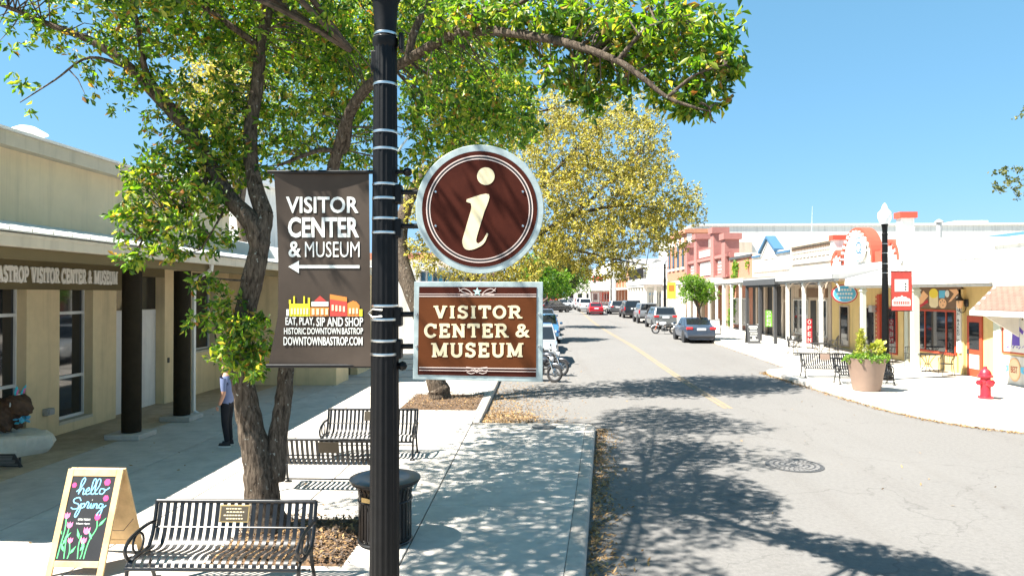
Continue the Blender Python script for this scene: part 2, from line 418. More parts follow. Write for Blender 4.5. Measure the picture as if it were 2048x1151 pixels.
# ---------------------------------------------------------------- lettering
_tc = {}
def txt(s, bold=0.0, shear=0.0):             # built-in font -> unit box mesh (x 0..1, y 0..1, z 0..1)
    k = (s, bold, shear)
    if k not in _tc:
        cu = bpy.data.curves.new('t', 'FONT'); cu.body = s; cu.offset = bold; cu.extrude = .5; cu.resolution_u = 3; cu.shear = shear
        ob = bpy.data.objects.new('t', cu)
        COL.objects.link(ob)
        dg = bpy.context.evaluated_depsgraph_get(); dg.update()
        me = bpy.data.meshes.new_from_object(ob.evaluated_get(dg))
        v = np.array([x.co[:] for x in me.vertices]); f = [tuple(p.vertices) for p in me.polygons]
        lo = v.min(0); hi = v.max(0)
        _tc[k] = ((v - lo) / np.maximum(hi - lo, 1e-6), f, (hi[0]-lo[0]) / (hi[1]-lo[1]))
        bpy.data.objects.remove(ob); bpy.data.curves.remove(cu); bpy.data.meshes.remove(me)
    return _tc[k]
def put_txt(mb, s, box, fn, bold=0.0, depth=.003, shear=0.0):   # box x0,y0,x1,y1: text runs x0->x1, its foot at y1; fn(x, y, d) -> point
    v, f, asp = txt(s, bold, shear)
    x0, y0, x1, y1 = box
    return mb.add([fn(x0 + p[0]*(x1-x0), y1 + p[1]*(y0-y1), p[2]*depth) for p in v], f)
def words(s, box, fn, mtl, par, bold=0.0, depth=.003):        # every word of a line is its own mesh
    ws = s.split(' '); asp = [txt(w, bold)[2] for w in ws]; gap = .42
    k = (box[2]-box[0]) / (sum(asp) + gap*(len(ws)-1)); x = box[0]
    for w, a in zip(ws, asp):
        put_txt(MB(), w, (x, box[1], x + a*k, box[3]), fn, bold, depth).build('lettering', mtl, par); x += (a + gap)*k
def ribbon(mb, pts, w, fn, d0=.001, d1=.003, taper=None):
    n = len(pts); top = []; bot = []
    for i in range(n):
        a = pts[max(i-1, 0)]; b = pts[min(i+1, n-1)]
        dx, dy = b[0]-a[0], b[1]-a[1]; l = math.hypot(dx, dy) or 1
        ww = w/2 * (taper(i/(n-1)) if taper else 1)
        ox, oy = -dy/l*ww, dx/l*ww
        top.append((pts[i][0]+ox, pts[i][1]+oy)); bot.append((pts[i][0]-ox, pts[i][1]-oy))
    vs = []
    for d in (d1, d0):
        vs += [fn(x, y, d) for x, y in top] + [fn(x, y, d) for x, y in bot]
    fs = []
    for i in range(n-1):
        fs += [(i, i+1, n+i+1, n+i), (2*n+i, 3*n+i, 3*n+i+1, 2*n+i+1), (i, 2*n+i, 2*n+i+1, i+1), (n+i, n+i+1, 3*n+i+1, 3*n+i)]
    fs += [(0, n, 3*n, 2*n), (n-1, 3*n-1, 4*n-1, 2*n-1)]
    return mb.add(vs, fs)
def spline(pts, k=6):
    out = []
    P = [pts[0]] + list(pts) + [pts[-1]]
    for i in range(1, len(P)-2):
        for j in range(k):
            t = j/k
            out.append(tuple(.5*((2*P[i][q]) + (-P[i-1][q]+P[i+1][q])*t + (2*P[i-1][q]-5*P[i][q]+4*P[i+1][q]-P[i+2][q])*t*t + (-P[i-1][q]+3*P[i][q]-3*P[i+1][q]+P[i+2][q])*t**3) for q in range(len(pts[0]))))
    out.append(tuple(pts[-1]))
    return out
def arc(cx, cy, rx, ry, a0, a1, n=14):
    return [(cx+rx*math.cos(R(a0+(a1-a0)*i/n)), cy+ry*math.sin(R(a0+(a1-a0)*i/n))) for i in range(n+1)]
# slab serif capitals: width, strokes, serif centres (y up, cap height 1)
GL = {
 'I': (.44, [[(.22,0),(.22,1)]], [(.22,.0),(.22,1)]),
 'V': (.86, [[(.14,1),(.44,.02)],[(.44,.02),(.72,1)]], [(.15,1),(.72,1)]),
 'T': (.78, [[(.39,0),(.39,1)],[(.06,.93),(.72,.93)],[(.08,.7),(.08,1)],[(.70,.7),(.70,1)]], [(.39,0)]),
 'O': (.88, [arc(.44,.5,.34,.44,0,360,22)], []),
 'C': (.82, [arc(.44,.5,.34,.44,35,325,18),[(.72,.66),(.72,.98)]], []),
 'S': (.68, [arc(.34,.74,.22,.2,20,270,12)+arc(.34,.28,.24,.22,90,-160,12)[1:],[(.56,.72),(.56,.98)],[(.11,.02),(.11,.3)]], []),
 'E': (.76, [[(.2,0),(.2,1)],[(.06,.93),(.66,.93)],[(.06,.07),(.68,.07)],[(.2,.5),(.5,.5)],[(.64,.72),(.64,1)],[(.66,0),(.66,.3)],[(.48,.36),(.48,.64)]], []),
 'N': (.90, [[(.18,0),(.18,1)],[(.18,.97),(.72,.03)],[(.72,0),(.72,1)]], [(.18,0),(.72,1),(.13,1)]),
 'M': (1.06, [[(.18,0),(.18,1)],[(.18,.97),(.53,.1)],[(.53,.1),(.88,.97)],[(.88,0),(.88,1)]], [(.18,0),(.88,0),(.13,1),(.93,1)]),
 'U': (.88, [[(.18,1)]+[(.18,.3)]+arc(.44,.3,.26,.24,180,360,10)+[(.70,.3),(.70,1)]], [(.18,1),(.70,1)]),
 'R': (.86, [[(.2,0),(.2,1)],[(.2,.93)]+arc(.48,.71,.2,.22,90,-90,9)+[(.2,.49)],[(.44,.49),(.74,.04)]], [(.2,0),(.14,1),(.76,.0)]),
 'P': (.80, [[(.2,0),(.2,1)],[(.2,.93)]+arc(.46,.69,.22,.24,90,-90,9)+[(.2,.45)]], [(.2,0),(.14,1)]),
 'B': (.80, [[(.2,0),(.2,1)],[(.2,.93)]+arc(.44,.73,.2,.2,90,-90,9)+[(.2,.53)],[(.44,.53)]+arc(.46,.3,.22,.23,90,-90,9)+[(.2,.07)]], [(.12,0),(.12,1)]),
 'A': (.90, [[(.16,0),(.45,.98)],[(.45,.98),(.74,0)],[(.27,.32),(.63,.32)]], [(.16,0),(.74,0)]),
 '&': (.86, [[(.80,.08),(.34,.66)]+arc(.42,.78,.13,.17,200,-40,9)+[(.22,.42)]+arc(.34,.25,.2,.2,150,330,9)+[(.68,.5)],[(.56,.52),(.80,.52)]], []),
 ' ': (.42, [], []),
}
def slab(mb, s, box, fn, w=.17, depth=.004, serif=.17, each=None, gap=.04):
    tot = sum(GL[c][0] + gap for c in s) - gap
    x0, y0, x1, y1 = box
    kx = (x1 - x0) / tot; ky = (y0 - y1)
    x = 0; res = []
    for c in s:
        g = GL[c]
        b = mb if each is None else MB()
        if c == '&':
            put_txt(b, '&', (x0 + x*kx, y0, x0 + (x + g[0])*kx, y1), fn, .02, depth)
            if each is not None: each(b)
            x += g[0] + gap; continue
        f2 = lambda px, py, d, X=x: fn(x0 + (X + px) * kx, y1 + py * ky, d)
        q = 0
        for st in g[1]:
            ribbon(b, st, w, f2, 0, depth * (1 + .04 * q)); q += 1
        for sx, sy in g[2]:
            yy = sy + (.055 if sy < .5 else -.055)
            ribbon(b, [(sx - serif, yy), (sx + serif, yy)], .11, f2, 0, depth * (1 + .04 * q)); q += 1
        if each is not None and g[1]: each(b)
        x += g[0] + gap

# ================================================================ the setting: ground, road, pavements
def stations(y0, y1, step):
    n = max(1, int(math.ceil((y1 - y0) / step)))
    return [y0 + (y1 - y0) * i / n for i in range(n + 1)]
def strip(name, mtl, fa, fb, y0, y1, dz, step=3, par=None, thick=0):      # a sheet between two edges x = fa(Y), fb(Y)
    mb = MB(); ys = stations(y0, y1, step)
    vs = []
    for y in ys:
        vs += [(fa(y), y, gz(y) + dz), (fb(y), y, gz(y) + dz)]
    mb.add(vs, [(2*i, 2*i+1, 2*i+3, 2*i+2) for i in range(len(ys) - 1)])
    if thick:
        o = len(vs)
        mb.add([(x, y, z - thick) for x, y, z in vs], [(2*i+2, 2*i+3, 2*i+1, 2*i) for i in range(len(ys) - 1)])
        n = len(ys)
        mb.f += [(2*i, 2*i+2, o+2*i+2, o+2*i) for i in range(n-1)] + [(2*i+3, 2*i+1, o+2*i+1, o+2*i+3) for i in range(n-1)]
        mb.f += [(1, 0, o, o+1), (2*n-2, 2*n-1, o+2*n-1, o+2*n-2)]
        mb.m += [0] * (2*(n-1)+2)
    o = mb.build(name, mtl, par)
    if par is None: o['kind'] = 'structure'
    return o
strip('ground', M['ground'], lambda y: -900, lambda y: 900, -60, 2500, -.06, 20)
road = strip('road', M['asphalt'], lambda y: -60, lambda y: 60, -40, 420, 0, 2.5)

def center_x(y): return 5.65 + 1.4 * ss(60, 130, y)
for a, b in ((-.15, -.02), (.02, .15)):
    strip('center_line', M['yellow_line'], lambda y: center_x(y) + a, lambda y: center_x(y) + b, 20.6, 190, .004, 2.5, par=road)

def bulb_x(y): return .53 + (y - 7.93) * .097
leftwalk = thing('left_sidewalk', None, None, (-6, 10, 0)); leftwalk['kind'] = 'structure'
strip('bedding', M['joint'], lambda y: -12, lambda y: -1.6, -6, 120, .125, 3, par=leftwalk, thick=.1)
mb = MB(); mb.prism([(-1.65,-6),(bulb_x(-6)-.1,-6),(bulb_x(17.2)-.1,17.2),(-1.65,17.2)], .02, .125); mb.build('bedding', M['joint'], leftwalk)
cols = [(-11.6,-9.35),(-9.34,-7.41),(-7.40,-5.51),(-5.50,-3.61),(-3.60,-1.68)]
ysl = [-4 + 2.1*i for i in range(22)]
for (a, b) in cols:
    src = None
    mt = M['porch'] if b < -9 else M['concrete']
    for y in ysl:
        if src is None:
            m_ = MB().bx(a+.005, b-.005, -1.045, 1.045, .04, .15)
            src = m_.build('paving_slab', mt, leftwalk, bevel=.006); src.location = (0 - leftwalk.location.x, y - 10, gz(y)); 
            for v in src.data.vertices: v.co.x += leftwalk.location.x; v.co.y += 10
        else:
            o = piece(src, 'paving_slab', leftwalk, (-leftwalk.location.x, y - 10, gz(y)))
            bb = o.modifiers.new('bevel', 'BEVEL'); bb.width = .006; bb.segments = 1
strip('far_paving', M['concrete'], lambda y: -11.6, lambda y: -1.68, 41.5, 120, .15, 4, par=leftwalk)
# the bulb-out: slabs inside, a curb with a rounded edge round it
yb = [-4.3, -.6, 3.1, 6.8, 10.5, 14.2, 17.05]
for i in range(len(yb)-1):
    a, b = yb[i] + .006, yb[i+1] - .006
    MB().prism([(-1.665,a),(bulb_x(a)-.245,a),(bulb_x(b)-.245,b),(-1.665,b)], .04, .15).build('paving_slab', M['concrete'], leftwalk, bevel=.006)
def curb(name, path, par, mtl, w=.16, h=.15, low=-.05, seg=8, flip=1, slope=True, bev=.04):   # path runs along the road side of the curb
    P = [V((x, y, 0)) for x, y in path]
    for k in range(0, len(P) - 1, seg):
        q = P[k:k+seg+1]
        if len(q) < 2: continue
        mb = MB(); vs = []; n = len(q)
        for i, p in enumerate(q):
            gi = k + i
            d = (P[min(gi+1, len(P)-1)] - P[max(gi-1, 0)]).normalized()
            nn = V((-d.y, d.x, 0)) * flip
            z = gz(p.y)
            for o_, zz in ((0, low), (0.0, h - bev), (bev*.35, h - bev*.3), (bev, h), (w, h), (w, low)):
                c = p + nn * o_
                vs.append((c.x, c.y, z + zz))
        fs = []
        for i in range(n-1):
            for j in range(6):
                fs.append((i*6+j, i*6+(j+1) % 6, (i+1)*6+(j+1) % 6, (i+1)*6+j))
        fs += [tuple(range(6)), tuple((n-1)*6+j for j in range(6))[::-1]]
        mb.add(vs, fs); mb.build(name, mtl, par, smooth=True, sharp=50)
def seg_line(a, b, step=1.5):
    n = max(1, int(math.hypot(b[0]-a[0], b[1]-a[1]) / step))
    return [(a[0]+(b[0]-a[0])*i/n, a[1]+(b[1]-a[1])*i/n) for i in range(n+1)]
curb('curb', seg_line((bulb_x(-4), -4), (bulb_x(16.95), 16.95), 1.2), leftwalk, M['curb'], w=.235, seg=3, bev=.06)
curb('curb', [(bulb_x(16.95),16.95),(1.36,17.15),(1.22,17.27),(1.0,17.3)] + seg_line((.6,17.3),(-1.5,17.3),.7), leftwalk, M['curb'], w=.235, seg=20, bev=.06)
curb('curb', seg_line((-1.5, 17.32), (-1.5, 110), 1.5), leftwalk, M['curb'], w=.17, seg=2)

# right pavement with its bulb-out and parking bay
RB = [(40,15.3),(20,15.35),(15,15.6),(13.4,16.1),(12.5,16.65),(11.87,17.2),(11.25,17.8),(10.78,18.4),(10.48,19.1),(10.28,19.9),(10.1,21.1),(10.0,22.4),(9.88,24.2),(9.76,25.9),(9.62,27.4),(9.53,28.6),(9.58,29.1),(9.8,29.4),(10.2,29.6),(10.8,29.9),(11.05,30.4)]
RB += seg_line((11.05,31.5),(11.05,60),1.9) + [(11.05 + 1.4*ss(60,130,y), y) for y in stations(62,200,4)]
rightwalk = thing('right_sidewalk', None, None, (14, 26, 0)); rightwalk['kind'] = 'structure'
mb = MB(); vs = []
for x, y in RB:
    vs += [(x + .1, y, gz(y) + .149), (max(60, x+1), y, gz(y) + .149)]
mb.add(vs, [(2*i, 2*i+1, 2*i+3, 2*i+2) for i in range(len(RB)-1)])
mb.build('paving', M['concrete_r'], rightwalk)
curb('curb', RB, rightwalk, M['curb'], w=.16, h=.153, seg=2, flip=-1)
for y in (22.2, 24.6, 27.0):
    pass
# manhole covers
def manhole(name, c, r, label, cat='manhole cover'):
    root = thing(name, label, cat, c)
    MB().lathe([(r, .004), (r, .010), (r*.93, .012), (r*.93,.007), (.001,.007)], c, 40).build('cover', M['iron_dark'], root)
    for k in range(4):
        rr = r * (.2 + .19*k)
        mb = MB(); n = 12 + 6*k
        for j in range(n):
            a0 = 2*math.pi*(j+.12)/n + k*.2; a1 = 2*math.pi*(j+.88)/n + k*.2
            q = [(c[0]+(rr-.02)*math.cos(a0), c[1]+(rr-.02)*math.sin(a0)), (c[0]+(rr+.045)*math.cos(a0), c[1]+(rr+.045)*math.sin(a0)), (c[0]+(rr+.045)*math.cos(a1), c[1]+(rr+.045)*math.sin(a1)), (c[0]+(rr-.02)*math.cos(a1), c[1]+(rr-.02)*math.sin(a1))]
            mb.prism(q, c[2]+.006, c[2]+.016)
        mb.build('tread_ring', M['iron'], root)
    return root
manhole('manhole_cover', (5.08, 13.8, 0), .55, 'large round patterned manhole cover in the sunny road')
manhole('manhole_cover', at(1088, 852, 16.85)*1 if False else (.13, 16.75, .15), .30, 'small dark round utility cover set in the pavement corner')

# dry leaves and mulch
def scatter(name, spots, mtl, size, label, cat, lift=.004):     # spots: (n, fn -> x,y,z)
    P = []
    for n, fn in spots:
        P += [fn() for _ in range(n)]
    P = np.array(P); n = len(P)
    a = RNG.uniform(0, 2*np.pi, n); t = RNG.normal(0, .35, n); t2 = RNG.normal(0, .35, n)
    s = RNG.uniform(size*.5, size*1.2, n)
    u = np.stack([np.cos(a), np.sin(a), t], 1); w = np.stack([-np.sin(a), np.cos(a), t2], 1)
    c = P + np.array([0, 0, lift]) + np.stack([0*s, 0*s, (np.abs(t)+np.abs(t2))*s*.55], 1)
    sz = s[:, None]
    vs = np.stack([c - u*sz, c + w*sz*.42, c + u*sz, c - w*sz*.42], 1).reshape(-1, 3)
    base = np.arange(n)[:, None]*4
    fs = np.concatenate([base+[0,1,2], base+[0,2,3]], 0)
    me = bpy.data.meshes.new(name); me.from_pydata(vs.tolist(), [], fs.tolist()); me.materials.append(mtl)
    o = bpy.data.objects.new(name, me); COL.objects.link(o)
    return tag(o, label, cat, kind='stuff')
def gut_left():
    y = rnd(5, 17.3); x = bulb_x(y) + .02 + abs(random.gauss(0, .16 + .12*math.sin(y*1.3)**2)); return (x, y, .005)
def pit():
    while True:
        y = 17.4 + abs(random.gauss(0, 3.6)); x = -1.45 + abs(random.gauss(0, 1.0))
        if y < 30 and x < 1.6: return (x, y, gz(y)+.005 + (.05*rnd(0, 1) if x < -.6 and y < 20 else 0))
def pit2():
    a = rnd(0, 6.3); q = rnd(0, 1)**.5; return (-.9+.9*q*math.cos(a), 18.6+1.0*q*math.sin(a), .008+rnd(0,.05))
def gut_right():
    while True:
        t = random.randrange(4, 19); f = rnd(0, 1)
        a, b = RB[t], RB[t+1]; x = a[0]+(b[0]-a[0])*f; y = a[1]+(b[1]-a[1])*f
        d = V((b[0]-a[0], b[1]-a[1])).normalized(); k = abs(random.gauss(0, .13))
        return (x - d.y*k, y + d.x*k, gz(y)+.005)
def gut_right2():
    y = rnd(30, 60); return (11.02 - abs(random.gauss(0, .12)), y, gz(y)+.005)
def walk():
    y = rnd(7, 26); x = rnd(-10.5, -1.7); return (x, y, .152+gz(y))
def road_l():
    y = rnd(6, 32); x = rnd(.8, 9); return (x, y, .003+gz(y))
scatter('dry_leaf_litter', [(2600, gut_left), (3000, pit), (1300, pit2), (2600, gut_right), (600, gut_right2), (160, walk), (110, road_l)], M['litter'], .036, 'tan dry leaves drifted along the curbs and gutters', 'dry leaves')
def bed(name, cx, cy, rx, ry, h, label):
    mb = MB(); nx, ny = 26, 26; vs = []
    for j in range(ny+1):
        for i in range(nx+1):
            u, v = 2*i/nx-1, 2*j/ny-1
            e = max(0, 1 - max(abs(u), abs(v))**4)
            vs.append((cx+u*rx, cy+v*ry, .152 + gz(cy) + e*(h + rnd(-.015, .02))))
    mb.add(vs, [(j*(nx+1)+i, j*(nx+1)+i+1, (j+1)*(nx+1)+i+1, (j+1)*(nx+1)+i) for j in range(ny) for i in range(nx)])
    o = mb.build(name, M['mulch'], None, smooth=True, loc=(cx, cy, .15))
    return tag(o, label, 'mulch', kind='stuff')
bed('mulch_bed', -3.2, 8.95, .85, .85, .05, 'brown mulch bed round the big oak behind the front bench')
bed('mulch_bed', -2.85, 20.6, 1.1, 1.5, .05, 'brown mulch bed round the farther oak by the curb')
scatter('mulch_leaf_litter', [(900, lambda: (rnd(-4.0,-2.4), rnd(8.15,9.75), .2+rnd(0,.03))), (900, lambda: (rnd(-3.9,-1.8), rnd(19.2,22), .2+rnd(0,.03)))], M['litter'], .032, 'dry leaves lying on the mulch under the oaks', 'dry leaves')

scatter('mulch_chips', [(1500, lambda: (rnd(-4.02,-2.38), rnd(8.12,9.78), .19+rnd(0,.035))), (1700, lambda: (rnd(-3.98,-1.72), rnd(19.0,22.2), .2+rnd(0,.035))), (500, lambda: (rnd(-4.12,-2.28), rnd(8.02,9.88), .155)), (400, lambda: (rnd(-4.1,-1.7), rnd(18.9,22.3), .16))], M['twig'], .034, 'dark wood chips covering the beds under the two oaks', 'wood chips')
# ================================================================ the visitor centre on the left
vc = thing('visitor_center', 'tan stucco visitor center with covered walk and raised letters', 'building', (-11, 17, .15))
WX = -11.0
def vpart(name, mtl, boxes, bevel=0, par=None):
    return [MB().bx(*b).build(name, mtl, par or vc, bevel=bevel) for b in boxes][0]
# piers between the windows, wall runs
Z0, ZB, ZC = .13, 3.5, 4.5
vpart('wall', M['stucco'], [(-11.6,WX,14.62,15.64,Z0,ZB+.3),(-11.6,WX,16.83,17.77,Z0,ZB+.3),(-11.6,WX,20.1,21.7,Z0,ZC),(-11.6,WX,23.3,24.3,Z0,ZC),(-11.6,WX,21.7,23.3,Z0,1.55),(-11.6,WX,21.7,23.3,4.1,ZC),
   (-11.6,WX,8,13.0,Z0,ZB+.3),(-11.6,WX-.003,15.64,16.83,Z0,.42),(-11.6,WX-.003,13.0,14.62,Z0,.42)])
vpart('back_wall', M['stucco'], [(-18,-11.62,8,24.2,Z0,6.3)])
vpart('upper_wall', M['stucco_up'], [(-11.5,WX+.002,8,24.3,ZC,6.5)])
vpart('lintel', M['stucco_band'], [(-11.5,WX-.01,17.77,20.1,3.9,ZC), (-11.5,WX-.012,8,17.77,ZB+.3,ZC)])
vpart('sign_band', M['stucco_band'], [(WX-.08,WX+.1,8,17.85,ZB,4.18)])
lm = M['letter']
def letter(b): b.build('letter', lm, vc)
slab(None, 'BASTROP VISITOR CENTER & MUSEUM', (13.52, 3.985, 17.60, 3.655), lambda x, y, d: V((WX+.102+d, x, y)), w=.235, depth=.03, each=letter, serif=.2, gap=.03)
# windows
def vwindow(y0, y1, z0, z1, bars, x=-11.27):
    w = vpart('window', M['glass'], [(x-.02, x, y0, y1, z0, z1)])
    fr = MB()
    for zz in bars: fr.bx(x+.003, x+.045, y0+.04, y1-.04, zz-.035, zz+.035)
    fr.bx(x+.002, x+.05, y0, y0+.04, z0, z1); fr.bx(x+.002, x+.05, y1-.04, y1, z0, z1)
    fr.build('frame', M['whitepaint'], w)
    vpart('sill', M['trim'], [(x+.05, WX+.01, y0+.002, y1-.002, z0-.06, z0+.01)], par=w)
vwindow(15.64, 16.83, .42, 3.56, [.46, 1.42, 2.95])
vwindow(13.0, 14.62, .42, 3.56, [.46, 1.42, 2.95])
vwindow(21.7, 23.3, 1.55, 4.1, [1.58])
# doorway
for a, b in ((17.78, 18.93), (18.95, 20.09)):
    d = vpart('door', M['whitepaint'], [(-11.32,-11.27,a,b,.15,2.95)])
    pn = MB()
    for z0, z1 in ((.3,1.05),(1.2,1.95),(2.1,2.8)):
        pn.bx(-11.268,-11.255,a+.15,b-.15,z0,z1)
    pn.build('panel', M['whitepaint'], d, bevel=.01)
    MB().tube([(-11.24,b-.09 if a < 18 else a+.09,1.05),(-11.24,b-.09 if a < 18 else a+.09,1.3)],.018,6).build('handle', M['iron_dark'], d)
vpart('transom', M['glass'], [(-11.33,-11.28,17.78,20.09,2.97,3.92)])
vpart('keypad', M['iron_dark'], [(WX+.002,WX+.03,20.25,20.33,1.35,1.5)])
vpart('wall_light', M['greyt'], [(WX+.002,WX+.13,15.1,15.32,.68,.83),(WX+.13,WX+.16,15.13,15.29,.7,.81)], bevel=.01)
# canopy over the walk
vpart('soffit', M['soffit'], [(WX+.004,-8.75,8,24.28,4.19,4.27)])
vpart('fascia_beam', M['stucco_band'], [(-8.95,-8.74,8,24.27,4.0,4.188)])
g = vpart('gutter', M['gutter'], [(-8.73,-8.55,8,24.28,4.19,4.40),(-8.55,-8.53,8,24.28,4.36,4.415)], bevel=.012)
src = None
for i in range(33):
    y = 8.25 + .5*i
    if src is None:
        mb = MB()
        mb.hexa([(WX+.01,-.245,4.86),(-8.50,-.245,4.43),(-8.50,.22,4.43),(WX+.01,.22,4.86),(WX+.01,-.245,4.89),(-8.50,-.245,4.46),(-8.50,.22,4.46),(WX+.01,.22,4.89)])
        mb.hexa([(WX+.01,.22,4.86),(-8.49,.22,4.43),(-8.49,.25,4.43),(WX+.01,.25,4.86),(WX+.01,.22,4.94),(-8.49,.22,4.51),(-8.49,.25,4.51),(WX+.01,.25,4.94)])
        src = mb.build('roof_pan', M['whitemetal'], vc); loc0 = (11, y-17, -.15)
        for v in src.data.vertices: v.co -= V((11, -17, -.15)); 
        src.location = loc0
    else:
        piece(src, 'roof_pan', vc, (11, y-17, -.15))
# columns on pads, downspout
for y in (15.42, 17.62):
    c = MB().lathe([(.205,.28),(.205,4.0)], (-9.15,y,0), 24).build('column', M['column'], vc, smooth=True)
    MB().bx(-9.56,-8.76,y-.36,y+.36,.152,.27).build('pad', M['concrete'], c, bevel=.015)
MB().tube([(-8.64,18.15,4.19),(-8.64,18.15,4.05),(-9.12,18.15,3.78),(-9.12,18.15,.3),(-9.0,18.15,.2)],.062,6).build('downspout', M['whitepaint'], vc)
# roof edge, roof, roof things
vpart('roof_fascia', M['trim'], [(-10.72,-10.66,8,24.5,6.42,6.72)], bevel=.01)
vpart('eave', M['trim'], [(WX+.004,-10.722,8,24.45,6.44,6.5)])
mb = MB(); mb.hexa([(-10.6,7.9,6.724),(-10.6,24.6,6.724),(-18.2,24.6,6.9),(-18.2,7.9,6.9),(-10.6,7.9,6.78),(-10.6,24.6,6.78),(-18.2,24.6,6.96),(-18.2,7.9,6.96)]); mb.build('roof', M['whitemetal'], vc)
c = at(75, 270, 16.4)
vent = MB().lathe([(.14,-.5),(.14,.02)], c, 16).build('roof_vent', M['whitemetal'], vc, smooth=True)
MB().lathe([(.44,-.02),(.45,.0),(.18,.15),(.001,.17)], c, 20).build('cap', M['whitemetal'], vent, smooth=True)
# far wing
vpart('wing_wall', M['stucco'], [(-16,-7.1,24.32,25.0,.1,4.2)])
vpart('wing_side', M['stucco'], [(-16,-7.11,25.0,25.9,.1,4.2),(-16,-7.11,27.2,34,.1,4.2),(-16,-7.11,25.9,27.2,3.0,4.2)])
vpart('wing_door', M['glass'], [(-7.5,-7.4,25.9,27.2,.2,3.0)])
vpart('wing_fascia', M['gutter'], [(-16,-6.85,24.32,34,4.2,4.5)])
mb = MB(); mb.hexa([(-16,24.25,4.51),(-6.8,24.25,4.51),(-6.8,34,4.51),(-16,34,4.51),(-16,24.25,5.4),(-11.2,24.25,5.4),(-11.2,34,5.4),(-16,34,5.4)]); mb.build('wing_roof', M['whitemetal'], vc)
vc.location += V((-.1, -.22, 0))
# a pale rooftop seen past the eave, and a blue and white shop front farther up the walk
rb = thing('roof_unit_building', 'white flat rooftop block far behind the visitor center eave', 'building', (-16, 36, 0))
mb = MB().bx(-28,-15.8,36,46,0,9.6); mb.build('wall', M['white'], rb)
MB().bx(-28.3,-15.4,35.6,46.4,9.6,10.0).build('parapet', M['whitemetal'], rb)
for i in range(4): MB().bx(-27.5+2.9*i,-25.6+2.9*i,35.92,35.99,8.4,9.4).build('window', M['glass'], rb)
bw = thing('blue_white_building', 'white building with blue uprights glimpsed behind the lamp post', 'building', (-7, 40, 0))
MB().bx(-16,-6.4,36.5,60,.2,5.2).build('wall', M['white'], bw)
for i in range(10):
    MB().bx(-6.38,-6.2,37+2.2*i,37.35+2.2*i,.3,4.6).build('upright', M['skyblue'] if i % 2 else M['blue'], bw)
MB().bx(-6.395,-5.4,36.4,60,4.65,4.9).build('awning', M['whitemetal'], bw)
for k, (y0, y1, h, mt) in enumerate(((61,75,6.5,'beige'),(75.5,92,8,'redbrick'),(92.5,118,6.6,'white'))):
    b = thing('storefront', ['beige two storey shop far along the left pavement','red brick shop far along the left pavement','white shop at the far end of the left pavement'][k], 'building', (-7, y0, 0))
    MB().bx(-20,-5.6,y0,y1,.3,h).build('wall', M[mt], b)
    MB().bx(-5.58,-3.2,y0+.3,y1-.3,3.9,4.15).build('awning', M['whitemetal'], b)
    for i in range(4):
        yy = y0+1.4+(y1-y0)/4*i
        MB().bx(-5.6,-5.52,yy,yy+1.5,.9,3.2).build('window', M['glass'], b)

# ================================================================ lamp posts
def lamp_post(loc, label, top=5.45, name='lamp_post', r0=.118, r1=.092, n=64, bands=(), group=None, base=True):
    x, y, z = loc
    root = thing(name, label, 'lamp post', loc, group)
    fl = lambda a, zz: 1 + .045*math.cos(16*a)
    H = top - .12
    MB().lathe([(r0, z+.75), (r0, z+1.0), (r0*.98, z+2.0), (r1, H)], (x,y,0), n, wob=fl).build('shaft', M['black'], root, smooth=True, sharp=60)
    MB().lathe([(.27,z),(.27,z+.1),(.23,z+.14),(.22,z+.4),(.17,z+.6),(.15,z+.68),(.16,z+.72),(.13,z+.78),(.11,z+.8)], (x,y,0), 24).build('base', M['black'], root, smooth=True)
    MB().lathe([(r1*.9,H-.05),(r1*1.15,H),(r1*1.15,H+.05),(r1*.95,H+.07),(r1*1.0,H+.16),(r1*1.14,H+.34),(r1*1.4,H+.4),(.1,H+.41)], (x,y,0), 24).build('collar', M['black'], root, smooth=True)
    MB().lathe([(.15,H+.41),(.235,H+.62),(.25,H+.74),(.235,H+.84),(.17,H+.92),(.12,H+.98),(.085,H+1.1),(.04,H+1.18),(.001,H+1.22)], (x,y,0), 24).build('globe', M['frost'], root, smooth=True)
    for zz in bands:
        rb_ = (r0*.98 + (r1-r0*.98)*(zz-z-2)/max(.1, H-z-2))*1.045 if zz > z+2 else r0*1.03
        MB().lathe([(.02,zz-.010),(rb_+.001,zz-.010),(rb_+.003,zz),(rb_+.001,zz+.010),(.02,zz+.010)], (x,y,0), 32).build('band', M['steel'], root, smooth=True)
    return root
DP = 5.6
base = at(770, 588, DP); PX, PY = base.x, DP
bz = [at(770, y, DP).z for y in (71, 171, 266, 300, 370, 398, 438, 466, 611, 638, 680, 707)]
lp = lamp_post((PX, PY, .15), 'tall black fluted lamp post in the foreground carrying the signs', at(770, 62, DP).z, bands=bz)
def arm(y, x0, x1, r=.02, ball=None, par=lp, name='bracket_arm'):
    mb = MB(); a = at(x0, y, DP); b = at(x1, y, DP)
    mb.tube([a, b], r, 10)
    o = mb.build(name, M['black'], par, smooth=True)
    if ball:
        MB().lathe([(.001,-.04),(.03,-.026),(.04,0),(.03,.026),(.001,.04)], at(ball, y, DP), 12).build('ball_end', M['black'], o, smooth=True)
    return o
arm(344, 536, 808, .017, 815); arm(731, 533, 800, .017, 805)
for y in (384, 452, 628, 692):
    o = arm(y, 790, 850, .022)
    p = at(801, y, DP)
    MB().bx(p.x-.05, p.x+.015, p.y-.05, p.y+.05, p.z-.10, p.z+.06).build('clamp', M['black'], o, bevel=.015)
for (qx, qy, w, h) in ((750,125,.05,.17),(803,86,.035,.14)):
    p = at(qx, qy, DP)
    MB().bx(p.x-w/2, p.x+w/2, p.y-.05, p.y+.05, p.z-h/2, p.z+h/2).build('outlet_box', M['black'], lp, bevel=.01)
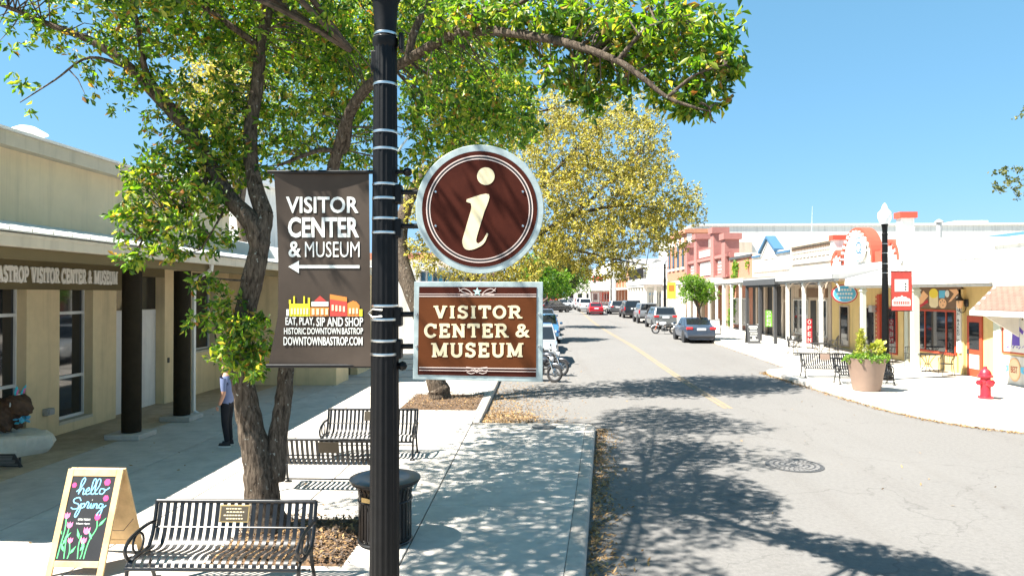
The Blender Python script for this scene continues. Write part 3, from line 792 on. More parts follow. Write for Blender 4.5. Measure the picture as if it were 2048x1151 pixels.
MB().tube([at(797,302,DP-.06), at(803,292,DP-.1), at(818,273,DP-.1)], [.008,.010,.006], 6).build('cable_tie', M['galv'], lp)
MB().tube([at(765,620,DP-.13), at(745,618,DP-.1), at(737,626,DP-.08), at(745,634,DP-.1), at(765,632,DP-.13)], .007, 6).build('tie_ring', M['steel'], lp)

# ---------------------------------------------------------------- the taupe banner
bn = thing('banner', 'taupe vinyl banner reading VISITOR CENTER & MUSEUM on the lamp post', 'banner', at(640, 732, DP))
def bwave(px, py):
    u = (px-548)/190; v = (py-342)/388
    return .018*math.sin(3.0*u+1.2*v) + .02*math.sin(math.pi*v)*(.4+.6*u) + .012*math.sin(7*v+2*u)
def bfn(px, py, d):
    v = (py-342)/388
    sx = px + (-12*max(0, v-.6)/.4 if px < 560 else 0)
    return at(px, py, DP - .01 + bwave(px, py) - .006 - d)
mb = MB(); nx, ny = 16, 40; vs = []
for sgn in (-.004, .002):
    for j in range(ny+1):
        v = j/ny
        for i in range(nx+1):
            u = i/nx
            pxl = 548 + (738-548)*u + (4*v*u) + (1-u)*(9*math.sin(math.pi*v*.9) - 14*max(0, v-.75)/.25)
            pyl = 342 + 388*v + 2*u
            p = at(pxl, pyl, DP - .01 + bwave(pxl, pyl)); p.y -= sgn*-1 if False else 0
            vs.append((p.x, p.y - (.0 if sgn > 0 else .004), p.z))
n1 = (nx+1)*(ny+1)
fs = []
for j in range(ny):
    for i in range(nx):
        a = j*(nx+1)+i
        fs.append((a, a+1, a+nx+2, a+nx+1)); fs.append((n1+a+nx+1, n1+a+nx+2, n1+a+1, n1+a))
mb.add(vs, fs)
mb.build('cloth', M['banner'], bn, smooth=True)
# hems (top and bottom sleeves)
for y in (368, 706):
    ribbon(MB(), [(556 + 176*i/10, y + i*.2) for i in range(11)], 1.6, bfn, 0, .002).build('hem_stitch', M['dkbrown'], bn) if False else None
for s_, box, bold in (('VISITOR',(572,393,717,426),.02),('CENTER',(576,434,718,475),.03),('&',(577,482,602,514),.02),('MUSEUM',(610,483,719,514),-.003),
                      ('EAT, PLAY, SIP AND SHOP',(571,634,726,652),.015),('HISTORIC DOWNTOWN BASTROP',(568,655,726,668),.012),('DOWNTOWNBASTROP.COM',(567,673,725,690),.015)):
    words(s_, box, bfn, M['white_print'], bn, bold)
mb = MB()
mb.ext([bfn(x, y, 0) for x, y in ((577,533),(598,521),(598,546))], (0,-.003,0))
ribbon(mb, [(598 + 12.1*i, 533) for i in range(11)], 6, bfn, 0, .003)
mb.build('arrow', M['white_print'], bn)
def bprint(name, mtl, polys, d=.003):
    for P in polys:
        MB().ext([bfn(x, y, d-.003) for x, y in P], (0, -.003, 0)).build(name, mtl, bn)
bq = lambda a, b, c, d: [(a,b),(c,b),(c,d),(a,d)]
M['py'] = mat('yellow_ink', (.72,.62,.02), .6, var=.05); M['pr'] = mat('red_ink', (.50,.045,.03), .6, var=.05); M['po'] = mat('orange_ink', (.62,.20,.03), .6, var=.05)
bprint('print', M['py'], [bq(579,607,620,632), bq(578,599,582,607), bq(587,592,590,607), bq(607,592,610,607), bq(616,595,620,607), bq(719,618,725,632)])
bprint('print', M['po'], [bq(621,614,658,632), [(660,588),(694,594),(694,603),(660,598)], [(695,606),(706,601),(713,603),(719,610),(719,632),(695,632)]])
bprint('print', M['pr'], [[(628,602),(640,591),(653,602)], [(660,598),(694,603),(694,632),(660,632)]], .004)
bprint('print', M['white_print'], [bq(623,603,657,612), bq(573,618,578,631)], .005)
wn = [bq(582+6.2*i,616,585.5+6.2*i,628) for i in range(6)] + [bq(624+9*i,617,629+9*i,629) for i in range(4)] + [bq(663.5+7.5*i,609+i*1,667.5+7.5*i,621+i*.7) for i in range(4)] + [bq(698+7*i,616,702+7*i,627) for i in range(3)]
bprint('print', M['cream'], wn, .0062)

# ---------------------------------------------------------------- round "i" sign
SY = DP - .03
rs = thing('information_sign', 'round maroon sign with a large cream letter i', 'sign', at(959, 545, SY))
cx, cy = 959.5, 418.5
def disc(r, y0, y1, n=72):
    ring = [at(cx + r*math.cos(2*math.pi*i/n), cy + r*1.005*math.sin(2*math.pi*i/n), SY) for i in range(n)]
    mb = MB(); mb.ext([(p.x, y0, p.z) for p in ring], (0, y1-y0, 0)); return mb
disc(128, SY-.012, SY+.02).build('panel', M['galv'], rs, bevel=.004)
disc(115, SY-.016, SY-.0122).build('face', M['sign_brown'], rs)
sfn = lambda x, y, d: V((at(x, y, SY).x, SY - .0162 - d, at(x, y, SY).z))
for r, w, mt, dd in ((105.5,2.2,'pinkline',.002),(102.5,3.6,'ink',.0016),(99.5,1.8,'pinkline',.002)):
    ribbon(MB(), arc(cx, cy, r, r*1.005, 0, 360, 80), w, sfn, 0, dd).build('ring_line', M[mt], rs)
mb = MB(); mb.ext([sfn(972+17.5*math.cos(2*math.pi*i/36), 353+17.5*math.sin(2*math.pi*i/36), 0) for i in range(36)], (0,-.003,0)); mb.build('letter_dot', M['cream'], rs)
ip = spline([(934,399),(978,389),(967,430),(955,470),(953,483),(957,487)], 5) + spline([(957,487),(966,480),(974,466)], 4)[1:] + spline([(977,468),(968,487),(952,497),(938,500),(929,496),(925,484),(928,470),(939,432),(943,416),(942,407)], 5)[0:] + [(933,404)]
mb = MB(); mb.ext([sfn(x, y, 0) for x, y in ip], (0,-.003,0)); mb.build('letter_stem', M['cream'], rs)

# ---------------------------------------------------------------- rectangular sign
qs = thing('visitor_center_sign', 'rectangular rust brown sign reading VISITOR CENTER & MUSEUM', 'sign', at(956, 762, SY))
def quad_sign(pts, y0, y1):
    mb = MB(); mb.ext([V((at(x,y,SY).x, y0, at(x,y,SY).z)) for x, y in pts], (0, y1-y0, 0)); return mb
quad_sign([(829,562.5),(1086,563.5),(1085.5,763),(826,757.5)], SY-.012, SY+.02).build('panel', M['galv'], qs, bevel=.004)
quad_sign([(839,573),(1073.5,574),(1072,753),(836,748)], SY-.016, SY-.0122).build('face', M['sign_brown'], qs)
quad_sign([(838.6,592),(1073,592.5),(1072.4,736),(836.5,733)], SY-.0185, SY-.0162).build('field', M['sign_tan'], qs)
tfn = lambda x, y, d: V((at(x, y, SY).x, SY - .0187 - d, at(x, y, SY).z))
for yl, dy, w in ((592,.5,1.8),(587.5,.5,1.3),(733.5,3,1.8),(739,3.2,1.3)):
    ribbon(MB(), [(839,yl),(1072.5,yl+dy)], w, tfn, 0, .002).build('pin_line', M['pinkline'], qs)
for s_, box in (('VISITOR',(868,611,1043,636)),('CENTER',(849,647,1016,674)),('&',(1031,647,1060,674)),('MUSEUM',(864,685,1046,713))):
    mb = MB(); slab(mb, s_, box, tfn, w=.20, depth=.003, serif=.16, gap=.12); mb.build('lettering', M['cream'], qs)
mb = MB(); mb.ext([tfn(955+(9 if i % 2 == 0 else 3.7)*math.sin(math.pi*i/5), 583-(9 if i % 2 == 0 else 3.7)*math.cos(math.pi*i/5), .002) for i in range(10)], (0,-.002,0)); mb.build('star', M['star'], qs)
mb = MB()
for s in (-1, 1):
    for k, pts in enumerate(([(10,5),(18,-2),(28,-5),(36,0)],[(9,8),(20,4),(30,1),(37,-6)],[(14,6),(24,7),(34,7)])):
        ribbon(mb, spline([(955+s*x, 582+y) for x, y in pts], 5), 1.3, tfn, 0, .0021+k*.0003)
    for k, pts in enumerate(([(0,2),(7,-3),(13,-4),(21,-5)],[(0,6),(8,0),(15,3),(22,1)],[(4,6),(12,8),(20,5)])):
        ribbon(mb, spline([(954+s*x, 738+y) for x, y in pts], 5), 1.3, tfn, 0, .0021+k*.0003)
mb.build('scroll_ornament', M['pinkline'], qs)

for par_, pts_ in ((rs, ((872,384),(872,452),(1046,384),(1046,452))), (qs, ((833.5,628),(833.5,692),(1079,628),(1079,692)))):
    for (bx_, by_) in pts_:
        q_ = at(bx_, by_, SY)
        MB().lathe([(.001,.024),(.008,.024),(.012,.018),(.012,.012)], (q_.x, SY, q_.z), 10, M=Matrix.Rotation(R(90),3,'X')).build('bolt', M['steel'], par_)
# ================================================================ benches (strap steel, arms with a ring)
def make_bench(mtl, label, group):
    root = thing('park_bench', label, 'bench', (0,0,0), group)
    L = 1.84
    prof = spline([(.33,.87),(.29,.70),(.245,.55),(.20,.46),(.12,.415),(.0,.425),(-.12,.445),(-.22,.44),(-.285,.40),(-.30,.34)], 4)   # y, z : back top -> seat lip
    mb = MB(); vs = []; n = len(prof); w = .046; t = .008
    for i, (y, z) in enumerate(prof):
        a = prof[max(i-1,0)]; b = prof[min(i+1,n-1)]
        d = V((b[0]-a[0], b[1]-a[1])).normalized(); nn = V((-d.y, d.x))*t/2
        vs += [(-w/2,y+nn.x,z+nn.y),(w/2,y+nn.x,z+nn.y),(w/2,y-nn.x,z-nn.y),(-w/2,y-nn.x,z-nn.y)]
    fs = []
    for i in range(n-1):
        for j in range(4): fs.append((i*4+j, i*4+(j+1) % 4, (i+1)*4+(j+1) % 4, (i+1)*4+j))
    fs += [(0,1,2,3), tuple((n-1)*4+j for j in (3,2,1,0))]
    mb.add(vs, fs)
    s0 = mb.build('slat', mtl, root, smooth=True, sharp=50)
    k = 22; x0 = -L/2 + .05; st = (L - .10)/(k-1)
    s0.location.x = x0
    for i in range(1, k): piece(s0, 'slat', root, (x0 + st*i, 0, 0))
    MB().tube([(-L/2,.335,.875),(L/2,.335,.875)], .024, 10).build('top_rail', mtl, root, smooth=True)
    MB().tube([(-L/2,.262,.60),(L/2,.262,.60)], .011, 6).build('back_rail', mtl, root)
    MB().tube([(-L/2,-.30,.345),(L/2,-.30,.345)], .02, 8).build('front_rail', mtl, root, smooth=True)
    MB().tube([(-L/2,.13,.18),(L/2,.13,.18)], .013, 6).build('stretcher', mtl, root)
    for s in (-1, 1):
        x = s*L/2
        MB().tube(spline([(x,.335,.885),(x,.29,.70),(x,.235,.53),(x,.16,.40),(x,.18,.25),(x,.25,.10),(x,.30,.0)],4), .022, 8).build('leg', mtl, root, smooth=True)
        MB().tube(spline([(x,.2,.42),(x,-.05,.39),(x,-.24,.38),(x,-.27,.25),(x,-.30,.10),(x,-.34,.0)],4), .022, 8).build('leg', mtl, root, smooth=True)
        a = MB().tube(spline([(x,.27,.66),(x,.15,.675),(x,-.05,.66),(x,-.22,.62),(x,-.30,.54),(x,-.26,.44),(x,-.18,.42)],4), .02, 8).build('armrest', mtl, root, smooth=True)
        MB().tube([(x, -.05+.105*math.cos(q*math.pi/9), .535+.105*math.sin(q*math.pi/9)) for q in range(18)], .013, 6, closed=True).build('scroll_ring', mtl, a, smooth=True)
        MB().bx(x-.045,x+.045,.25,.35,0,.02).build('foot', mtl, root); MB().bx(x-.045,x+.045,-.39,-.29,0,.02).build('foot', mtl, root)
    return root
def plaque(bench, mtl, face=-1, lines=True, z=.75, w=.34, h=.19, y=.292):
    n = V((0, -.93, .30)) * (1 if face < 0 else -1)
    Mx = Matrix.Rotation(R(-14), 3, 'X')
    yy = y + (-.012 if face < 0 else .02)
    p = MB().ob((0, yy, z), (w, .008, h), Mx).build('plaque', mtl, bench, bevel=.002)
    if lines:
        fn = lambda X, Z, d: V((0, yy, z)) + Mx @ V((X, -.0042 - d, Z))
        inner = MB(); inner.ext([fn(a, b, 0) for a, b in ((-.155,-.08),(.155,-.08),(.155,.08),(-.155,.08))], (0,-.0012,0)); inner.build('panel', M['plaque_dark'], p)
        mb = MB()
        for i, (a, b) in enumerate(((-.10,.08),(-.09,.12),(-.12,.09),(-.09,.10))):
            zz = .055 - i*.036
            xx = a
            while xx < b:
                l = rnd(.012, .035); mb.ext([fn(xx, zz-.006, .0014), fn(min(b, xx+l), zz-.006, .0014), fn(min(b, xx+l), zz+.006, .0014), fn(xx, zz+.006, .0014)], (0,-.001,0)); xx += l + .009
        mb.build('engraving', M['cream'], p)
    return p
b1 = make_bench(M['black_gloss'], 'glossy black slatted bench nearest the camera with a brass plaque', 'black strap benches')
b2 = copy_tree(b1); b3 = copy_tree(b1); b4 = copy_tree(b1); b5 = copy_tree(b1)
plaque(b1, M['brass']); plaque(b2, M['plaque_dark'], 1, False, y=.325); plaque(b3, M['plaque_dark'], -1, False)
plaque(b4, M['planter'], -1, False, w=.36, h=.24)
place(b1, (-3.46, 7.40, .15), R(1.0))
place(b2, (-3.42, 11.38, .15), R(180), 'brown looking slatted bench seen from behind beside the oak trunk')
place(b3, (-3.40, 13.65, .15), R(1), 'slatted bench facing the camera behind the trash can, partly hidden by the post')
place(b4, (11.22, 27.0, .155 + gz(27)), R(-4), 'left one of two black benches by the planter across the street')
place(b5, (11.75, 25.2, .155 + gz(25.2)), R(-4), 'black bench just behind the tall planter across the street')

# ================================================================ trash can
tx, ty = -2.02, 8.95
tcn = thing('trash_can', 'black slatted steel trash can with a flared lid behind the post', 'trash can', (tx, ty, .15))
MB().lathe([(.30,.22),(.30,.92),(.29,.92),(.29,.24)], (tx,ty,0), 32).build('liner', M['trimblk'], tcn, smooth=True)
s0 = None
for i in range(32):
    a = 2*math.pi*i/32
    if s0 is None:
        mb = MB(); pr = [(.33,.02),(.345,.10),(.345,.62),(.36,.71),(.415,.80)]
        vs = []
        for r, z in pr: vs += [(r,-.022,z),(r,.022,z),(r-.008,.022,z),(r-.008,-.022,z)]
        fs = []
        for k in range(len(pr)-1):
            for j in range(4): fs.append((k*4+j, k*4+(j+1) % 4, (k+1)*4+(j+1) % 4, (k+1)*4+j))
        fs += [(0,1,2,3),(19,18,17,16)]
        mb.add(vs, fs); s0 = mb.build('slat', M['black_gloss'], tcn); 
        for v in s0.data.vertices: v.co += V((tx, ty, .15))
        s0.rotation_euler.z = a; s0.location = (0,0,0)
    else: piece(s0, 'slat', tcn, (0,0,0), (0,0,a))
ringm = lambda r, z, q: [(tx+r*math.cos(2*math.pi*i/40), ty+r*math.sin(2*math.pi*i/40), z) for i in range(40)]
for r, z, q in ((.345,.19,.018),(.35,.72,.012),(.425,.955,.028)):
    MB().tube(ringm(r, z, q), q, 8, closed=True).build('hoop', M['black_gloss'], tcn, smooth=True)
MB().lathe([(.44,.955),(.465,.97),(.465,.99),(.40,1.01),(.30,1.0),(.17,.985),(.165,.93)], (tx,ty,0), 40).build('lid', M['black_gloss'], tcn, smooth=True)
MB().ob((tx-.16, ty-.34, .78), (.16,.01,.055), Matrix.Rotation(R(-25),3,'Z')).build('sticker', M['brass'], tcn)

# ================================================================ hello spring board
sb = thing('sandwich_board', 'wood framed chalkboard reading hello Spring with pink tulips', 'sandwich board', (-5.34, 8.05, .15))
BW, BH = .68, 1.19
def face_fn(front=True):
    y0 = 7.68 if front else 8.50
    apex = 8.07 if front else 8.11
    def fn(x, z, d):                         # x across, z up along the board, d out
        t = z / BH
        s = -1 if front else 1
        ang = math.atan2(abs(apex-y0), 1.14)
        return V((-5.34 + x, y0 + (apex-y0)*t + s*math.cos(ang)*d, .15 + 1.14*t + math.sin(ang)*d))
    return fn
def bar(mb, fn, x0, x1, z0, z1, d0, d1):
    mb.hexa([fn(x0,z0,d0),fn(x1,z0,d0),fn(x1,z0,d1),fn(x0,z0,d1),fn(x0,z1,d0),fn(x1,z1,d0),fn(x1,z1,d1),fn(x0,z1,d1)])
for front in (True, False):
    fn = face_fn(front); h = BW/2
    for (x0,x1,z0,z1) in ((-h,-h+.075,0,BH),(h-.075,h,0,BH),(-h+.076,h-.076,BH-.085,BH),(-h+.076,h-.076,.10,.17)):
        m_ = MB(); bar(m_, fn, x0,x1,z0,z1,-.012,.014); m_.build('frame_rail', M['wood'], sb, bevel=.004)
    m_ = MB(); bar(m_, fn, -h+.06,h-.06,.15,BH-.07,-.006,.006)
    cb_ = m_.build('chalkboard', M['chalk'] if front else M['wood'], sb)
MB().tube([(-5.02,7.88,.62),(-5.01,8.08,.55),(-5.02,8.30,.62)], .004, 5).build('chain', M['wireblk'], sb)
fnb = face_fn(True)
# board drawing, pixel-like units: x 0..100 across the black panel, y 0..200 down
cfn = lambda x, y, d: fnb(-.255 + .51*x/100, 1.105 - .93*y/200, .0066 + d)
def draw(mt, strokes, w=3, name='chalk_drawing'):
    mb = MB()
    for i, st in enumerate(strokes): ribbon(mb, spline(st, 6), w, cfn, 0, .0010+.0001*(i % 9))
    return mb.build(name, M[mt], cb_ if False else sb)
hello = [[(14,38),(24,26),(30,10),(27,4),(22,12),(21,30),(20,44)],[(20,42),(26,30),(31,32),(31,44),(36,42)],[(36,38),(44,34),(42,28),(37,34),(39,44),(47,42)],[(47,42),(56,22),(56,8),(51,8),(49,24),(50,42),(56,43)],[(56,43),(66,24),(67,9),(61,8),(58,26),(60,42),(67,42)],[(78,30),(71,31),(70,41),(77,43),(82,36),(78,30),(84,33),(92,27)]]
spring = [[(30,60),(24,52),(13,56),(14,64),(25,68),(26,77),(16,80),(9,76)],[(27,76),(33,66),(31,84),(26,98),(22,96),(25,84),(33,70),(39,66),(40,74),(33,78)],[(40,76),(44,66),(46,62),(50,66),(48,76),(53,77)],[(53,76),(56,66),(56,76),(60,77)],[(60,77),(62,66),(62,77),(66,67),(70,68),(70,77),(74,76)],[(84,68),(77,67),(75,75),(82,76),(84,67),(84,82),(80,97),(74,93),(80,82),(92,70)]]
draw('cyan', hello, 2.6, 'lettering'); draw('cyan', spring, 2.6, 'lettering')
draw('white_print', [[(56,57),(57,58)]], 2)
for (x, y, r) in ((6,22,6),(84,14,8),(88,53,7)):
    mb = MB()
    for k in range(6):
        a = k*math.pi/3
        mb.ext([cfn(x+.5*r*math.cos(a)+.5*r*math.cos(q*math.pi/4), y+(.5*r*math.sin(a)+.5*r*math.sin(q*math.pi/4))*1.1, .0002*k) for q in range(8)], (0,-.0012,0))
    mb.build('flower_drawing', M['pink'], sb)
for (x, y, r, mt) in ((4,95,8,'pinkl'),(15,117,8,'pinkl'),(77,98,8,'pink'),(58,130,9,'pinkl'),(24,153,7,'pinkl'),(55,153,8,'pinkl')):
    P = [(-.8,-.9),(-.3,-.3),(0,-1),(.35,-.3),(.9,-.9),(.85,.4),(.3,1),(-.3,1),(-.8,.4)]
    mb = MB(); mb.ext([cfn(x+a*r, y+b*r, .0002) for a, b in P], (0,-.0014,0)); mb.build('tulip_drawing', M[mt], sb)
draw('green', [[(4,103),(6,130),(4,160),(2,196)],[(15,126),(14,150),(18,196)],[(78,107),(80,125),(70,150),(66,170),(64,196)],[(48,142),(46,165),(50,196)],[(24,160),(28,180),(26,196)],[(55,161),(58,180),(56,196)]], 2.2)
for k, (x, y, a, l) in enumerate(((2,140,-40,22),(8,165,20,26),(14,180,-25,24),(44,150,-20,26),(52,178,25,20),(84,120,35,26),(74,150,-30,22),(30,185,30,22),(60,175,-20,24),(10,150,40,20))):
    ca, sa = math.cos(R(a-90)), math.sin(R(a-90))
    MB().ext([cfn(x+u*l*ca-v*sa, y+u*l*sa*1.0+v*ca, .0012+.0001*k) for u, v in ((0,0),(.35,3.2),(1,0),(.35,-3.2))], (0,-.0010,0)).build('leaf_drawing', M['green'], sb)
words('OPEN TODAY', (32,102,62,107), cfn, M['white_print'], sb, .02, .001)
words('10am-4pm', (30,112,62,117), cfn, M['white_print'], sb, .02, .001)

# ================================================================ person behind the trunk
def skin_body(name, verts, edges, radii, mtls, pick, par=None, loc=(0,0,0), sub=2, root=0):
    me = bpy.data.meshes.new(name); me.from_pydata(verts, edges, [])
    o = bpy.data.objects.new(name, me); COL.objects.link(o)
    o.modifiers.new('skin', 'SKIN'); sd = o.modifiers.new('sub', 'SUBSURF'); sd.levels = sub; sd.render_levels = sub
    for i, r in enumerate(radii):
        d = me.skin_vertices[0].data[i]; d.radius = r if isinstance(r, tuple) else (r, r); d.use_root = (i == root)
    dg = bpy.context.evaluated_depsgraph_get(); dg.update()
    m2 = bpy.data.meshes.new_from_object(o.evaluated_get(dg))
    bpy.data.objects.remove(o); bpy.data.meshes.remove(me)
    m2.name = name; m2.materials.clear()
    for m in mtls: m2.materials.append(m)
    for p in m2.polygons:
        p.use_smooth = True; p.material_index = pick(p.center)
    o = bpy.data.objects.new(name, m2); COL.objects.link(o); o.parent = par; o.location = loc
    return o
pc = at(452, 899, 14.35); 
man = thing('person', 'person in blue grey tee and dark trousers standing behind the oak trunk', 'person', (pc.x, 14.4, .15))
# facing -x (to the left of the picture)
vs = [(0,0,.96),(0,0,1.12),(0,0,1.32),(-.01,0,1.46),(-.02,0,1.56),(-.04,0,1.66),(-.05,0,1.75),
      (0,.1,.90),(-.02,.1,.50),(.03,.1,.10),(0,-.1,.90),(.0,-.1,.50),(.05,-.1,.10),
      (0,.19,1.42),(.02,.24,1.14),(-.08,.25,.90),(0,-.19,1.42),(.03,-.24,1.14),(-.06,-.25,.90)]
ed = [(0,1),(1,2),(2,3),(3,4),(4,5),(5,6),(0,7),(7,8),(8,9),(0,10),(10,11),(11,12),(3,13),(13,14),(14,15),(3,16),(16,17),(17,18)]
rr = [(.13,.16),(.13,.155),(.135,.17),(.09,.13),.055,(.10,.085),(.085,.075),.105,.078,.055,.105,.078,.055,.075,.05,.036,.075,.05,.036]
def pick(c):
    if c.z > 1.55: return 3 if (c.z > 1.70 or c.x > .03) else 2
    if abs(c.y) > .185 and c.z < 1.2: return 2
    if c.z > 1.50: return 2
    return 0 if c.z > .93 else 1
body = skin_body('body', vs, ed, rr, [M['shirt'], M['pants'], M['skin'], M['hair']], pick, man)
for y, dx in ((.1,.03),(-.1,.05)):
    X = pc.x
    sh = MB().lathe([(.001,.10),(.055,.10),(.06,.05),(.065,.0)], (0,0,0), 12)
    sh.v = [(pc.x+dx-.06+p[0]*2.1, 14.4+y+p[1]*.75, .15+.03+p[2]*(.55 if p[0] < 0 else .95)) for p in sh.v]
    s_ = sh.build('shoe', M['rubber'], man, smooth=True)
    so = MB().lathe([(.066,0),(.068,.03)], (0,0,0), 14); so.v = [(pc.x+dx-.06+p[0]*2.15, 14.4+y+p[1]*.8, .151+p[2]) for p in so.v]
    so.build('sole', M['whitepaint'], s_)
for s in (-1, 1):
    for k in range(4):
        b = V((-.09, s*.25, .87)) + V((.012*(k-1.5), 0, 0)); 
        MB().tube([V((pc.x,14.4,.15))+b, V((pc.x,14.4,.15))+b+V((-.01,0,-.04)), V((pc.x,14.4,.15))+b+V((.0,0,-.075))], [.009,.0085,.007], 6).build('finger', M['skin'], man)
    MB().tube([V((pc.x,14.4,.15))+V((-.10,s*.25,.89)), V((pc.x,14.4,.15))+V((-.125,s*.245,.86)), V((pc.x,14.4,.15))+V((-.125,s*.24,.835))], [.011,.01,.008], 6).build('thumb', M['skin'], man)

# ================================================================ bear carving, its stone, little plate
stone = MB(); nst = 16
prof = [(.62,0),(.72,.08),(.74,.22),(.70,.36),(.60,.42),(.001,.43)]
stone.lathe(prof, (0,0,0), 20, wob=lambda a, z: 1 + .12*math.sin(3*a+z*5) + .07*math.sin(7*a+1) + .04*math.sin(13*a+9*z))
stone.v = [(-10.78+p[0]+rnd(-.03,.03), 13.6+p[1]*.75+rnd(-.03,.03), .15+p[2]+(rnd(-.03,.03) if p[2] > .05 else 0)) for p in stone.v]
tag(stone.build('boulder', M['stone'], None, smooth=True, sharp=18, loc=(-10.78,13.6,.15)), 'rough white limestone block under the bear carving', 'boulder')
bear = thing('bear_carving', 'dark carved wooden bear wearing teal rabbit ears on white stone', 'statue', (-10.98, 13.6, .57))
# walking bear facing +x, head lowered
vs = [(-.55,0,.40),(-.25,0,.46),(.10,0,.47),(.32,0,.55),(.48,0,.50),(.60,0,.40),
      (-.55,.16,.22),(-.58,.17,.03),(-.55,-.16,.22),(-.58,-.17,.03),(.18,.16,.22),(.24,.17,.03),(.18,-.16,.22),(.26,-.17,.03),(.30,.19,.74),(.30,-.19,.74)]
ed = [(0,1),(1,2),(2,3),(3,4),(4,5),(0,6),(6,7),(0,8),(8,9),(2,10),(10,11),(2,12),(12,13),(3,14),(3,15)]
rr = [.22,.26,.25,.22,.17,.09,.13,.10,.13,.10,.12,.10,.12,.10,.055,.055]
bb_ = skin_body('body', vs, ed, rr, [M['bear']], lambda c: 0, bear, sub=3, root=1)
for v in bb_.data.vertices:
    q_ = v.co; k_ = .016*math.sin(q_.x*41+q_.z*23)*math.sin(q_.y*37+q_.z*31) + rnd(-.006,.006)
    v.co += v.normal*k_
bl = V((-10.98, 13.6, .57))
for s in (-1, 1):
    p = bl + V((.33, s*.07, .74))
    mb = MB(); mb.lathe([(.001,0),(.035,.03),(.05,.10),(.035,.18),(.001,.23)], (0,0,0), 8)
    mb.v = [(p.x+q[0]*.5+q[2]*.3, p.y+q[1]+s*q[2]*.25, p.z+q[2]) for q in mb.v]
    e = mb.build('rabbit_ear', M['teal'], bear, smooth=True)
    MB().ob((p.x+.055, p.y+s*.02, p.z+.10), (.012,.035,.11), Matrix.Rotation(R(17),3,'Y')).build('ear_lining', M['pinkl'], e)
MB().tube([bl+V((.33, .22*math.cos(math.pi*i/10), .56+.22*math.sin(math.pi*i/10))) for i in range(11)], .014, 6).build('headband', M['whitepaint'], bear)
for k in range(14):
    p = bl + V((.42+rnd(-.05,.07), rnd(-.14,.14), .26+rnd(-.05,.05)))
    MB().ob(p, (.07,.07,.02), Matrix.Rotation(rnd(0,3),3,(rnd(-1,1),rnd(-1,1),.5))).build('bow_ruffle', M['skyblue'] if k % 3 else M['teal'], bear)
pl = thing('plaque_stand', 'small dark slanted plaque standing in front of the bear', 'plaque', (-9.95, 12.4, .15))
Mx = Matrix.Rotation(R(35),3,'X')
MB().ob((-9.95,12.4,.30),(.52,.02,.34), Mx).build('plate', M['iron_dark'], pl, bevel=.004)
mb = MB()
for i in range(7): mb.ob(V((-9.95,12.4,.30))+Mx@V((0,-.0115,.12-.038*i)), (.40-.05*(i % 3),.002,.012), Mx)
mb.build('engraving', M['greyt'], pl)
for s in (-.2,.2): MB().ob((-9.95+s,12.5,.24),(.03,.03,.19)).build('leg', M['iron_dark'], pl)

# ================================================================ trees
def limb(mb, pts, r, n=10, wob=.0):
    P = spline([tuple(p) for p in pts], 5)
    m = len(P)
    rr = []
    for i in range(m):
        t = i/(m-1)*(len(r)-1); k = min(int(t), len(r)-2); f = t-k
        rr.append((r[k]*(1-f)+r[k+1]*f)*(1+rnd(-wob, wob)))
    if wob:
        P = [(p[0]+rnd(-wob,wob)*rr[i], p[1]+rnd(-wob,wob)*rr[i], p[2]+rnd(-wob,wob)*rr[i]) for i, p in enumerate(P)]
    mb.tube(P, rr, n)
    return P
def leaf_mesh(blobs, per, leaf, droop=.25, aspect=.40, shell=.55):
    """blobs: (cx,cy,cz, rx,ry,rz, sprigs); sprigs of leaves through each blob"""
    C = []
    for (cx, cy, cz, rx, ry, rz, n) in blobs:
        n = int(n)
        d = RNG.normal(size=(n, 3)); d /= np.linalg.norm(d, axis=1)[:, None]
        q = RNG.uniform(0, 1, n)**(1/3*(1-shell) + .12)
        q *= 1 + .16*np.sin(d[:,0]*6+cx*3)*np.sin(d[:,2]*5+cz*2)
        C.append(np.array([cx, cy, cz]) + d*q[:, None]*np.array([rx, ry, rz]))
    C = np.concatenate(C); n = len(C)
    D = RNG.normal(size=(n, 3)); D[:, 2] -= droop*2; D /= np.linalg.norm(D, axis=1)[:, None]
    P = np.repeat(C, per, 0); DD = np.repeat(D, per, 0); m = len(P)
    u = DD*.75 + RNG.normal(size=(m, 3))*.75; u[:, 2] -= droop
    u /= np.linalg.norm(u, axis=1)[:, None]
    w = np.cross(u, RNG.normal(size=(m, 3))); w /= np.linalg.norm(w, axis=1)[:, None]
    nn = np.cross(u, w)
    L = (leaf*RNG.uniform(.42, 1.25, m))[:, None]
    P = P + DD*RNG.uniform(-.6, .6, m)[:, None]*leaf + u*RNG.uniform(0, .3, m)[:, None]*leaf
    a = P; t = P + u*L - nn*L*.12; l = P + u*L*.58 + w*L*aspect*.55 + nn*L*.10; r = P + u*L*.58 - w*L*aspect*.55 + nn*L*.10
    V4 = np.stack([a, l, t, r], 1).reshape(-1, 3)
    b = np.arange(m)[:, None]*4
    return V4, np.concatenate([b+[0,1,2], b+[0,2,3]], 0), C
def foliage(name, parts, mtl, par):
    off = np.array(par.location)
    me = bpy.data.meshes.new(name)
    vs, fs, _ = parts
    me.from_pydata((vs - off).tolist(), [], fs.tolist()); me.materials.append(mtl)
    me.polygons.foreach_set('use_smooth', [True]*len(me.polygons))
    o = bpy.data.objects.new(name, me); COL.objects.link(o); o.parent = par; o['kind'] = 'stuff'
    return o
